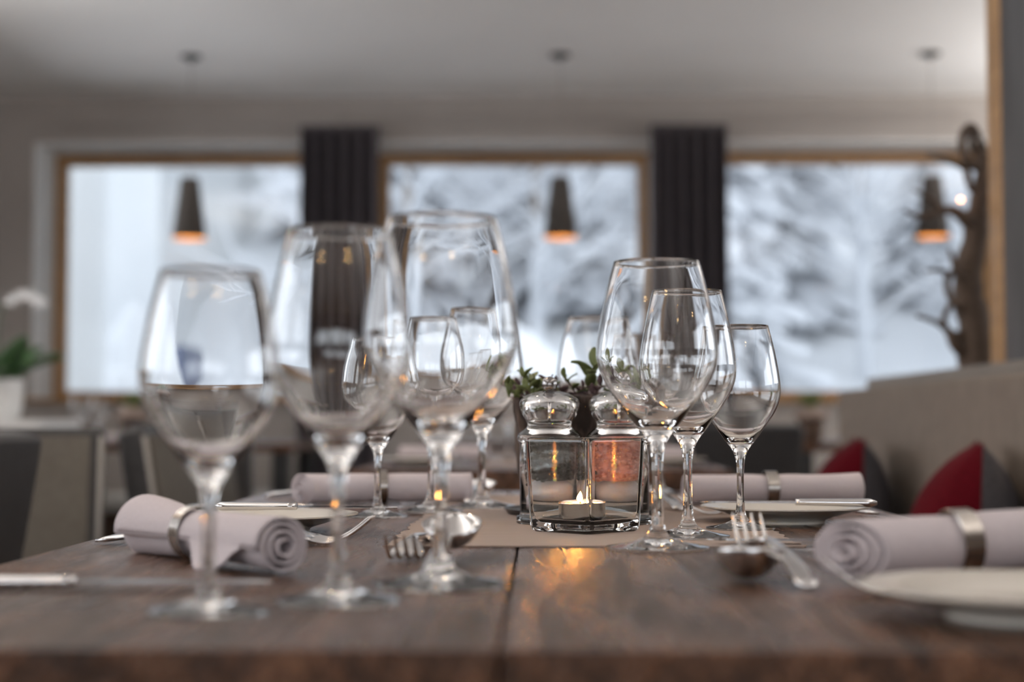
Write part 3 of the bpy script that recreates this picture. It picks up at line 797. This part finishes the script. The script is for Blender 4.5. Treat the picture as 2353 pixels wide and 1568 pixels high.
# ================================================================== cutlery
def cut_handle(mb, x0, x1, z0, z1, w0=0.0085, w1=0.0035, arch=0.004):
    secs = []
    for k in range(15):
        u = k/14; wv = w0*(1-u)**0.8 + w1*(1-(1-u)**0.8)
        e = min(1, (k+0.6)/1.6)
        secs.append((x0 + (x1-x0)*u, 0, z0 + (z1-z0)*u + arch*math.sin(PI*u)*0.6, wv*e, 0.0017*e + 0.0006))
    sweep(mb, secs)
def fork_proto():
    t = thing('fork', 'x', 'fork'); b = MB()
    cut_handle(b, 0.0, 0.128, 0.0024, 0.0125)
    secs = [(0.128, 0, 0.0125, 0.0034, 0.0022), (0.138, 0, 0.0118, 0.0050, 0.0018), (0.148, 0, 0.0095, 0.0095, 0.0014), (0.158, 0, 0.0062, 0.0118, 0.0012), (0.165, 0, 0.0042, 0.0122, 0.0011)]
    sweep(b, secs)
    put('handle', b.mesh('fork_handle', True), M['steel'], t)
    b = MB()
    secs = [(0.163, 0, 0.0046, 0.0019, 0.0012), (0.171, 0, 0.0026, 0.0018, 0.0012), (0.180, 0, 0.0026, 0.0017, 0.0012), (0.190, 0, 0.0062, 0.0015, 0.0011), (0.199, 0, 0.0120, 0.0013, 0.0010), (0.207, 0, 0.0185, 0.0009, 0.0008), (0.210, 0, 0.0212, 0.0004, 0.0005)]
    sweep(b, crom(secs, 3), 8); tm = b.mesh('tine', True)
    for k in (-1.5, -0.5, 0.5, 1.5):
        put('tine', tm, M['steel'], t, (0, k*0.0066, 0))
    return t
def spoon_proto():
    t = thing('spoon', 'x', 'spoon'); b = MB()
    cut_handle(b, 0.0, 0.118, 0.0024, 0.0150)
    sweep(b, [(0.118, 0, 0.0150, 0.0034, 0.0021), (0.126, 0, 0.0150, 0.0034, 0.0020), (0.134, 0, 0.0140, 0.0050, 0.0014)])
    put('handle', b.mesh('spoon_handle', True), M['steel'], t)
    n, m_ = 20, 14; v = []; f = []
    for i in range(n+1):
        u = i/n; x = 0.129 + 0.064*u; hw = 0.0200*math.sqrt(max(0, 1-(2*u-1)**2))*(1.0 + 0.10*(2*u-1)) + 0.0003
        for k in range(m_+1):
            s_ = -1 + 2*k/m_; rim = 0.0150 + 0.0075*u
            dep = 0.0160*(1-(2*u-1)**2)**0.65*(1-s_*s_)**0.75
            v.append((x, s_*hw, rim - dep))
    for i in range(n):
        for k in range(m_):
            a = i*(m_+1)+k; f.append((a, a+m_+1, a+m_+2, a+1))
    me = mesh('spoon_bowl', v, f); bm = bmesh.new(); bm.from_mesh(me); bmesh.ops.solidify(bm, geom=bm.faces[:], thickness=0.0011); bm.to_mesh(me); bm.free()
    me.polygons.foreach_set('use_smooth', [True]*len(me.polygons))
    put('bowl', me, M['steel'], t)
    return t
def knife_proto(Ltot=0.215, w=1.0):
    t = thing('knife', 'x', 'knife'); b = MB()
    Lh = Ltot*0.44; secs = []
    for k in range(13):
        u = k/12; e = min(1, (k+0.5)/1.3)
        secs.append((Lh*u, 0, 0.0044 + 0.0006*u, (0.0088 - 0.0026*u + 0.0016*max(0, u-0.85)*6)*w*e, (0.0038 - 0.0010*u)*e + 0.0004))
    sweep(b, secs, 14, 0.7); put('handle', b.mesh('knife_handle', True), M['steel'], t)
    n = 16; v = []; f = []
    for k in range(n+1):
        u = k/n; x = Lh - 0.002 + (Ltot-Lh)*u
        e = 1 if u < 0.75 else math.sqrt(max(0.0, 1-((u-0.75)/0.25)**2))
        lo, hi = -0.0070*w - 0.0030*w*math.sin(PI*min(1, u*1.15)), 0.0062*w
        hi2 = hi if u < 0.8 else hi - 0.010*w*((u-0.8)/0.2)**2
        lo2 = hi2 + (lo-hi2)*max(0.04, e)
        v += [(x, hi2, 0.0058), (x, hi2, 0.0040), (x, lo2, 0.0046), (x, lo2, 0.0049)]
    for k in range(n):
        for j in range(4):
            a, c = k*4+j, k*4+(j+1) % 4; f.append((a, c, c+4, a+4))
    f.append((3, 2, 1, 0)); f.append(tuple(n*4+j for j in range(4)))
    me = mesh('knife_blade', v, f); 
    try: me.set_sharp_from_angle(angle=R(35))
    except Exception: pass
    put('blade', me, M['steel'], t); return t
FK, FKF = fork_proto(), []; SN, SNF = spoon_proto(), []; KN, KNF = knife_proto(), []; BK, BKF = knife_proto(0.175, 0.85), []
Z = TZ + 0.0003
def fork(x, y, rz, label, tilt=0.0, z=0.0, sc=1.0): return place(FK, FKF, (x, y, Z+z), rz, label, rot=(0, tilt, rz), scale=(sc,)*3)
def spoon(x, y, rz, label, tilt=0.0, z=0.0, sc=1.0): return place(SN, SNF, (x, y, Z+z), rz, label, rot=(0, tilt, rz), scale=(sc,)*3)
def knife(x, y, rz, label, z=0.0): return place(KN, KNF, (x, y, Z+z), rz, label)
def bknife(x, y, rz, label, z=0.0, tilt=0.0): return place(BK, BKF, (x, y, Z+z), rz, label, rot=(0, tilt, rz))
# left near setting (guest faces right)
knife(-0.372, 0.958, R(-1), 'table knife lying at the front left edge, nearest the camera')
fork(-0.362, 1.305, R(-3), 'fork reaching out on both sides of the loose left napkin', sc=1.08)
fork(-0.350, 1.345, R(-5), 'second fork beside the loose left napkin, farther from the camera', sc=1.0)
bknife(-0.300, 1.475, R(-9), 'butter knife laid across the left bread plate', z=0.0166)
spoon(-0.068, 0.985, R(88.5), 'dessert spoon behind the foot of the tall left glass', tilt=R(-3))
fork(-0.092, 1.330, R(-92), 'dessert fork behind the tall left glass with tines towards the camera', sc=1.0)
# right near setting (guest faces left)
knife(0.345, 1.290, R(178), 'table knife at the paper edge, its handle under the right napkin')
fork(0.371, 0.927, R(178.5), 'fork before the right napkin with its tines to the left')
spoon(0.138, 1.180, R(-93), 'dessert spoon right of the tall glass with its bowl towards the camera', sc=1.06)
fork(0.158, 0.955, R(93), 'dessert fork behind the right dessert spoon with tines pointing away', tilt=R(-3.5))
# far settings
knife(-0.345, 1.755, R(2), 'table knife before the far left napkin')
fork(-0.358, 2.085, R(-2), 'fork sticking out behind the far left napkin')
fork(-0.120, 2.150, R(-92), 'far dessert fork left of the bark planter, tines towards the camera', z=0.001)
spoon(-0.085, 1.885, R(88), 'far dessert spoon left of the bark planter', z=0.0012)
fork(0.352, 1.690, R(178), 'fork behind the right bread plate with its handle to the right')
bknife(0.320, 1.545, R(176), 'butter knife laid across the right bread plate', z=0.0166)
knife(0.350, 2.045, R(178), 'table knife behind the far right napkin')
spoon(0.128, 1.960, R(-96), 'far dessert spoon behind the small right glass', z=0.0012)
fork(0.150, 1.740, R(96), 'far dessert fork behind the small right glass, tines pointing away', z=0.0012)

# ================================================================== rolled napkins in rings
def napkin(ax, ay, bx, by, label, ringlabel, seed, ring_u=0.47, Rr=0.0185, flare=0.0, flap=0.0, za=0.0, zb=0.0, slant=0.0, loose=0.0, mirror=1, end_ang=-PI*0.5-0.55, flap_u=0.14, flap_w=0.16):
    """cloth rolled up between a (near end) and b; local x runs a->b"""
    q = random.Random(seed); Lx = math.hypot(bx-ax, by-ay); nx = 26; turns = 3.3; ns = 110; th_ = 0.0017
    r0 = 0.0035
    def prof(u, s):
        k = s/ns; ang = end_ang + 2*PI*turns*(k-1)
        rr = r0 + (Rr - r0)*k**0.85
        pinch = 1 - 0.06*math.exp(-((u-ring_u)/0.06)**2)
        fl = 1 + flare*max(0, u-0.62)/0.38*(0.5 + 0.5*k) + loose*math.exp(-(u/0.12)**2)
        wob = 1 + 0.05*noise.noise(Vector((u*5, ang*0.6, seed)))*(0.3 + k)
        rr *= pinch*fl*wob
        return rr*math.cos(ang), rr*math.sin(ang)
    v = []; f = []; rows = []
    for i in range(nx+1):
        u = i/nx; pts = [prof(u, s) for s in range(ns+1)]
        # outer tail hanging down on to the table
        (y1, z1), (y2, z2) = pts[-2], pts[-1]
        tl = flap*max(0.0, 1 - abs(u-flap_u)/flap_w)
        for j in range(1, 7):
            pts.append((y2 - tl*j/6*0.40 - 0.0001*j, z2 - (tl*0.95)*j/6 - 0.00005*j))
        zmin = -Rr
        pts = [(mirror*a, max(c, zmin)) for a, c in pts]
        ends = 0.0
        row = []
        off = 0.004*noise.noise(Vector((seed, 3, 0)))
        for k, (a, c) in enumerate(pts):
            kk = k/len(pts)
            x = u*Lx + (0.006*(kk-0.5) if u in (0.0,) else 0) + (0.010*noise.noise(Vector((kk*3, seed, 2))) if u == 1.0 else 0)
            x -= slant*(a/Rr)*max(0.0, 1-u*3.0)
            row.append((x, a, c + Rr))
        rows.append(row)
    m_ = len(rows[0])
    for side in (0, 1):
        for i, row in enumerate(rows):
            for k, p in enumerate(row):
                a = Vector(row[max(0, k-1)]); c = Vector(row[min(m_-1, k+1)]); t = c - a
                nrm = Vector((0, -t.z, t.y)); nrm = nrm.normalized() if nrm.length > 1e-9 else Vector((0, 0, 1))
                v.append(tuple(Vector(p) + nrm*(th_/2 if side else -th_/2)))
    W = m_*(nx+1)
    for i in range(nx):
        for k in range(m_-1):
            a = i*m_+k; f.append((a, a+m_, a+m_+1, a+1)); c = W+a; f.append((c, c+1, c+m_+1, c+m_))
    for k in range(m_-1):
        f.append((k, k+1, W+k+1, W+k)); a = nx*m_+k; f.append((a, W+a, W+a+1, a+1))
    for i in range(nx):
        a = i*m_; f.append((a, W+a, W+a+m_, a+m_)); a = i*m_+m_-1; f.append((a, a+m_, W+a+m_, W+a))
    rz = math.atan2(by-ay, bx-ax); ty = -math.atan2(zb-za, Lx)
    me = mesh('napkin', v, f)
    n_ = put('napkin', me, M['linen'], None, (ax, ay, TZ+0.0010+za), (0, ty, rz))
    tag(n_, label, 'napkin', 'rolled napkins')
    rg = Rr + 0.0012; w2 = 0.0068
    ro = rg*1.0
    rm = lathe('napkin_ring', [(ro+0.0009, -w2), (ro+0.0009, w2), (ro+0.0002, w2+0.0003), (ro-0.0002, w2), (ro-0.0002, -w2), (ro+0.0002, -w2-0.0003), (ro+0.0009, -w2)], 56)
    try: rm.set_sharp_from_angle(angle=R(35))
    except Exception: pass
    d = Vector((bx-ax, by-ay, zb-za)).normalized()
    c = Vector((ax, ay, TZ+0.0010+za+Rr)) + d*ring_u*Lx
    c.z = max(c.z, TZ + ro + 0.001)
    o = put('napkin_ring', rm, M['ring'], None, c, d.to_track_quat('Z', 'Y').to_euler())
    tag(o, ringlabel, 'napkin ring', 'metal napkin rings')
    return n_
napkin(-0.168, 1.050, -0.300, 1.225, 'loosely rolled pale napkin on the left with a hanging corner', 'metal ring around the loose left napkin', 1, 0.60, 0.0180, flare=0.45, flap=0.034, loose=0.06, mirror=-1, end_ang=-PI+0.1, flap_u=0.30, flap_w=0.17)
napkin(0.186, 0.992, 0.392, 1.050, 'tightly rolled pale napkin at the right edge of the picture', 'broad metal ring around the napkin at the right edge', 2, 0.36, 0.0192, za=0.001, zb=0.010, slant=0.016)
napkin(-0.288, 1.905, -0.085, 1.945, 'rolled pale napkin far left behind the bread plate', 'metal ring around the far left napkin', 3, 0.47, 0.0180, slant=0.012)
napkin(0.372, 1.885, 0.165, 1.860, 'rolled pale napkin far right behind the bread plate', 'metal ring around the far right napkin', 4, 0.52, 0.0185, loose=0.1)

# ================================================================== bench, cushions, partition on the right
bn = thing('settee', 'long beige upholstered settee running along the right of the tables', 'settee', (0.60, 2.6, 0))
put('seat', boxmesh('settee_seat', -0.14, 0.20, -2.3, 2.02, 0.36, 0.47, 0.03, 3), M['bench'], bn)
put('base', boxmesh('settee_base', -0.10, 0.22, -2.3, 2.0, 0.0, 0.36), M['table_leg'], bn)
put('backrest', boxmesh('settee_back', 0.25, 0.33, -2.3, 2.02, 0.36, 0.932, 0.012, 3), M['bench'], bn)
pw = thing('partition', 'low partition behind the settee with a plain wooden cap', 'partition', (1.10, 2.6, 0))
put('panel', boxmesh('partition_panel', -0.165, 0.15, -2.3, 2.0, 0.0, 0.935), M['bench'], pw)
put('cap', boxmesh('partition_cap', -0.17, 0.17, -2.3, 2.02, 0.935, 0.966, 0.006), M['benchcap'], pw)
pp = thing('post', 'weathered grey board post with a honey wood edge at the right of the picture', 'post', (1.085, 3.375, 0.966))
put('board', boxmesh('grey_board', -0.128, 0.18, -0.040, 0.040, 0, CEIL-0.966, 0.003), M['grey_board'], pp)
put('edge_strip', boxmesh('edge_strip', -0.134, -0.1282, -0.045, 0.045, 0, CEIL-0.966, 0.003), M['frame'], pp)

def pillow(x, y, hgt, thick, wid, label, lean, rz):
    t = thing('cushion', label, 'cushion', (x, y, 0.47), (0, lean, rz), 'red and grey cushions on the settee')
    n = 18
    for side, mm, nm in ((-1, 'red', 'front_cover'), (1, 'grey_felt', 'back_cover')):
        v = []; f = []
        for i in range(n+1):
            for k in range(n+1):
                a, c = -1 + 2*i/n, -1 + 2*k/n
                pr = max(0, 1-a*a)**0.45*max(0, 1-c*c)**0.85
                sh = 1 - 0.06*(1 - abs(a*c))*(abs(a)**6 + abs(c)**6)
                v.append((side*(thick*(0.47 if side < 0 else 0.32)*pr), a*wid/2*sh, hgt/2 + c*hgt/2*sh))
        for i in range(n):
            for k in range(n):
                q_ = i*(n+1)+k; ff = (q_, q_+1, q_+n+2, q_+n+1)
                f.append(ff if side > 0 else ff[::-1])
        put(nm, mesh(nm, v, f), M[mm], t)
    return t
pillow(0.745, 2.80, 0.345, 0.25, 0.38, 'red and grey cushion on the settee nearer to the camera', R(2), R(-13.5))
pillow(0.735, 3.80, 0.340, 0.25, 0.38, 'red and grey cushion on the settee farther from the camera', R(2), R(-8))

# driftwood sculpture on the partition cap; coordinates in metres around its base
def driftwood():
    t = thing('driftwood', 'gnarled dark driftwood sculpture standing on the partition at the right', 'sculpture', (0.985, 3.62, 0.966))
    px = 1025.0
    def c(pts): return [((x-2249)/px, dy, (852-y)/px) for (x, y, dy) in pts]
    def branch(name, pts, rad, n=6, seg=10):
        P = crom(c(pts), n); Rr = crom([(r,) for r in rad], n); b = MB()
        tube(b, P, [max(0.0015, r[0]*(1+0.18*noise.noise(Vector(p)*40))) for r, p in zip(Rr, P)], seg)
        put(name, b.mesh(name, True), M['drift'], t)
    branch('trunk', [(2243, 852, 0), (2238, 810, 0), (2236, 750, 0), (2226, 690, 0.01), (2228, 620, 0.01), (2240, 555, 0), (2246, 500, 0), (2256, 440, 0), (2262, 390, 0), (2258, 350, 0.01), (2262, 320, 0.02)],
           [0.046, 0.040, 0.036, 0.033, 0.030, 0.027, 0.026, 0.020, 0.016, 0.012, 0.006])
    branch('branch', [(2262, 395, 0), (2240, 388, -0.01), (2216, 372, -0.015), (2208, 335, -0.015), (2220, 302, -0.01), (2240, 296, 0), (2256, 315, 0.01), (2268, 350, 0.01)], [0.012, 0.011, 0.010, 0.009, 0.010, 0.009, 0.007, 0.006])
    branch('branch', [(2240, 300, 0), (2236, 325, 0.0), (2250, 355, 0.01), (2262, 385, 0)], [0.008, 0.008, 0.009, 0.012])
    branch('branch', [(2262, 430, 0), (2232, 440, -0.01), (2222, 415, -0.015), (2218, 385, -0.012)], [0.013, 0.010, 0.009, 0.009])
    branch('branch', [(2218, 392, -0.01), (2185, 382, -0.03), (2150, 372, -0.04), (2118, 366, -0.05)], [0.009, 0.007, 0.005, 0.003])
    branch('branch', [(2244, 520, 0), (2215, 512, -0.02), (2180, 492, -0.03), (2140, 500, -0.06), (2095, 515, -0.09), (2050, 505, -0.12)], [0.022, 0.017, 0.012, 0.009, 0.007, 0.003])
    branch('branch', [(2150, 498, -0.05), (2120, 470, -0.07), (2075, 455, -0.10)], [0.008, 0.006, 0.003])
    branch('branch', [(2226, 660, 0), (2200, 645, -0.02), (2182, 610, -0.03), (2172, 580, -0.03)], [0.014, 0.010, 0.007, 0.003])
    branch('branch', [(2190, 625, -0.02), (2168, 650, -0.03), (2172, 690, -0.03), (2200, 720, -0.02), (2228, 735, 0)], [0.007, 0.008, 0.008, 0.009, 0.012])
    branch('branch', [(2170, 640, -0.03), (2145, 632, -0.05), (2108, 636, -0.07)], [0.007, 0.005, 0.003])
    branch('branch', [(2180, 700, -0.03), (2160, 735, -0.03), (2162, 765, -0.03), (2190, 780, -0.02), (2230, 775, 0)], [0.007, 0.007, 0.009, 0.011, 0.014])
    branch('branch', [(2165, 765, -0.03), (2130, 748, -0.05), (2085, 738, -0.08)], [0.008, 0.006, 0.003])
    branch('branch', [(2168, 765, -0.03), (2178, 795, -0.03), (2200, 820, -0.02), (2232, 842, 0)], [0.010, 0.011, 0.012, 0.018])
    branch('branch', [(2210, 778, -0.02), (2214, 800, -0.02), (2218, 830, -0.01)], [0.008, 0.008, 0.010])
    b = bmesh.new(); bmesh.ops.create_icosphere(b, subdivisions=2, radius=0.0045); me = bpy.data.meshes.new('bulb'); b.to_mesh(me); b.free()
    put('bulb', me, M['warm_bead'], t, ((2196-2249)/px, -0.045, (852-470)/px))  # glowing bead added as a small orange spot, source unknown
    bb = MB(); tube(bb, c([(2215, 512, -0.02), (2205, 490, -0.04), (2196, 474, -0.045)]), 0.0012, 6); put('bead_wire', bb.mesh('bead_wire', True), M['black'], t)
driftwood()

# ================================================================== chairs
def chair_proto():
    t = thing('chair', 'x', 'chair')
    put('seat', boxmesh('chair_seat', -0.22, 0.22, -0.22, 0.22, 0.40, 0.48, 0.025, 3), M['leather'], t)
    b = MB(); b.box(-0.22, 0.22, -0.03, 0.03, 0.0, 0.42)
    bk = put('backrest', bevel(b.mesh('chair_back'), 0.02, 3), M['leather'], t, (0, 0.215, 0.415), (R(-9), 0, 0))
    b = MB(); b.box(-0.195, 0.195, -0.040, -0.028, 0.03, 0.40)
    put('back_pad', bevel(b.mesh('back_pad'), 0.005, 2), M['taupe'], bk)
    for s_ in (-1, 1):
        b = MB(); tube(b, [(s_*0.215, -0.028, 0.02), (s_*0.215, -0.028, 0.40)], 0.006, 8); put('piping', b.mesh('piping', True), M['piping'], bk)
    for sx in (-1, 1):
        for sy in (-1, 1):
            put('leg', boxmesh('chair_leg', sx*0.19-0.02, sx*0.19+0.02, sy*0.19-0.02, sy*0.19+0.02, 0, 0.405, 0.003), M['table_leg'], t)
    return t
CH, CHF = chair_proto(), []
def chair(x, y, rz, label, sc=(1, 1, 1)): return place(CH, CHF, (x, y, 0), R(rz), label, group='dark upholstered chairs', scale=sc)
# a chair faces local -y; rz=90 faces +x, rz=-90 faces -x
chair(-1.08, 2.26, -90, 'dark leather chair at the left edge, its back towards the table')
chair(-1.085, 3.02, 8, 'chair with a taupe back pad behind the dark chair at the left edge')
chair(-0.60, 3.64, 90, 'dark chair drawn up to the table behind, left side')
chair(-0.63, 4.25, 90, 'dark chair at the far left of the table behind')
chair(0.62, 5.60, 185, 'dark chair standing beyond the settee with its back to the camera')
chair(-1.25, 5.95, 180, 'dark chair at the left window table with its back to the camera')

# window tables with a black pedestal
def window_table(x, y, label):
    t = thing('window_table', label, 'table', (x, y, 0), group='tables by the windows')
    put('top', boxmesh('wt_top', -0.60, 0.60, -0.40, 0.40, TZ-0.035, TZ, 0.003), M['table'], t)
    for sx in (-1, 1):
        for sy in (-1, 1):
            put('leg', boxmesh('wt_leg', sx*0.54-0.035, sx*0.54+0.035, sy*0.34-0.03, sy*0.34+0.03, 0, TZ-0.035, 0.003), M['black'], t)
    return t
window_table(-1.62, 7.0, 'small table with black legs under the left pendant lamp')
window_table(0.09, 7.0, 'small table with black legs under the middle pendant lamp')
window_table(1.62, 7.0, 'small table with black legs under the right pendant lamp')
wb = thing('window_bench', 'pale cushioned bench running under the windows', 'bench', (-0.2, 8.1, 0))
put('seat', boxmesh('wb_seat', -2.6, 2.6, -0.38, 0.36, 0.40, 0.47, 0.02, 3), M['cream_seat'], wb)
put('base', boxmesh('wb_base', -2.55, 2.55, -0.30, 0.36, 0.0, 0.40), M['table_leg'], wb)

# potted plants on the window tables
def pot_plant(x, y, z, kind, label, seed):
    q = random.Random(seed)
    t = thing('potted_plant', label, 'potted plant', (x, y, z + 0.004))
    if kind == 'brown':
        put('pot', lathe('brown_pot', crom([(0, 0.0005), (0.042, 0.0005), (0.055, 0.10), (0.057, 0.105), (0.050, 0.104), (0.046, 0.08), (0, 0.08)], 3), 28), M['pot_brown'], t)
        put('moss', lathe('pot_moss', crom([(0.066, 0.095), (0.07, 0.115), (0.045, 0.14), (0, 0.15)], 4), 24, fn=lambda p: p + Vector((p.x, p.y, 0))*0.18*noise.noise(p*40) + Vector((0, 0, 0.01*noise.noise(p*50)))), M['paper'], t)
        for k in range(12):
            a = q.random()*6.28; put('leaf', LEAF, None, t, (0.02*math.cos(a), 0.02*math.sin(a), 0.14), (0, -q.uniform(0.5, 1.3), a), (5.0, 5.5, 5.0))
    else:
        put('pot', lathe('white_pot', crom([(0, 0), (0.055, 0), (0.072, 0.06), (0.076, 0.14), (0.070, 0.142), (0.066, 0.12), (0, 0.12)], 3), 32), M['pot_white'], t)
        for k in range(9):
            a = 0.3 + k*0.75; put('leaf', LEAFD, None, t, (0.02*math.cos(a), 0.02*math.sin(a), 0.13), (0, -q.uniform(0.25, 0.9), a), (15, 13, 15))
        b = MB(); P = crom([(0.0, 0, 0.13), (-0.02, 0, 0.30), (0.0, 0, 0.42), (0.08, 0, 0.47), (0.14, 0, 0.44)], 5); tube(b, P, 0.003, 6); put('flower_stem', b.mesh('flower_stem', True), M['leaf_dark'], t)
        for k in range(5):
            u = P[len(P)-1-k*2]
            fl_ = MB()
            for j in range(5):
                a = j*2*PI/5
                fl_.add([(0, 0, 0), (0.016*math.cos(a-0.5), -0.004, 0.016*math.sin(a-0.5)), (0.027*math.cos(a), -0.008, 0.027*math.sin(a)), (0.016*math.cos(a+0.5), -0.004, 0.016*math.sin(a+0.5))], [(0, 1, 2, 3)])
            put('blossom', fl_.mesh('blossom', True), M['petal'], t, (u[0], u[1]-0.01, u[2]-0.012))
    return t
LEAFD = LEAF.copy(); LEAFD.materials.clear(); LEAFD.materials.append(M['leaf_dark'])
sb = thing('sideboard', 'pale sideboard by the left wall with an orchid on it', 'sideboard', (-2.1, 5.9, 0))
put('body', boxmesh('sideboard_body', -0.52, 0.30, -0.22, 0.22, 0.06, 0.815, 0.004), M['taupe'], sb)
put('top', boxmesh('sideboard_top', -0.55, 0.33, -0.25, 0.25, 0.815, 0.845, 0.005), M['reveal'], sb)
for sx in (-0.48, 0.26):
    put('leg', boxmesh('sideboard_leg', sx-0.02, sx+0.02, -0.2, 0.2, 0, 0.06), M['black'], sb)
pot_plant(-1.975, 5.85, 0.845, 'white', 'orchid in a white pot on the sideboard at the left edge', 3)
pot_plant(-1.72, 6.75, TZ, 'brown', 'small plant in a brown pot on the left window table', 4)
pot_plant(1.12, 6.72, TZ, 'brown', 'small plant in a brown pot on the right window table beside the settee end', 6)
pot_plant(0.1, 6.85, TZ, 'brown', 'small plant in a brown pot on the middle window table, mostly hidden', 8)

# settings on the tables further back
BG = 'glasses on the tables further back'
for (x, y, s_, lb) in [(-0.19, 3.62, SML, 'small glass on the table behind, left of its runner'), (-0.13, 3.72, MED, 'medium glass on the table behind, left of its runner'), (-0.08, 3.84, BIG, 'tall glass on the table behind, left of its runner'),
                   (0.10, 3.74, BIG, 'tall glass on the table behind, right of its runner'), (0.17, 3.86, MED, 'medium glass on the table behind, right of its runner'),
                   (-1.95, 6.72, SML, 'small glass left of the brown pot on the left window table'), (-1.86, 6.70, SML, 'small glass next to the brown pot on the left window table'), (-1.35, 6.8, MED, 'medium glass at the right of the left window table'),
                   (1.36, 6.70, SML, 'small glass right of the pot on the right window table'), (1.30, 6.85, MED, 'medium glass behind the pot on the right window table'), (-0.3, 6.8, MED, 'medium glass on the middle window table at the left'), (0.45, 6.8, MED, 'medium glass on the middle window table at the right')]:
    wg(x, y, s_, lb, BG)
napkin(-0.335, 3.78, -0.13, 3.80, 'rolled napkin on the table behind, left side', 'ring around the left napkin on the table behind', 7)
napkin(0.345, 3.72, 0.14, 3.74, 'rolled napkin on the table behind, right side', 'ring around the right napkin on the table behind', 8)
napkin(-1.84, 6.66, -1.66, 6.64, 'rolled napkin beside the brown pot on the left window table', 'ring around the napkin on the left window table', 9)
napkin(1.22, 6.66, 1.42, 6.64, 'rolled napkin on the right window table', 'ring around the napkin on the right window table', 10)
plate(0.27, 3.45, 'cream bread plate on the table behind, right side')
plate(-0.27, 3.46, 'cream bread plate on the table behind, left side')
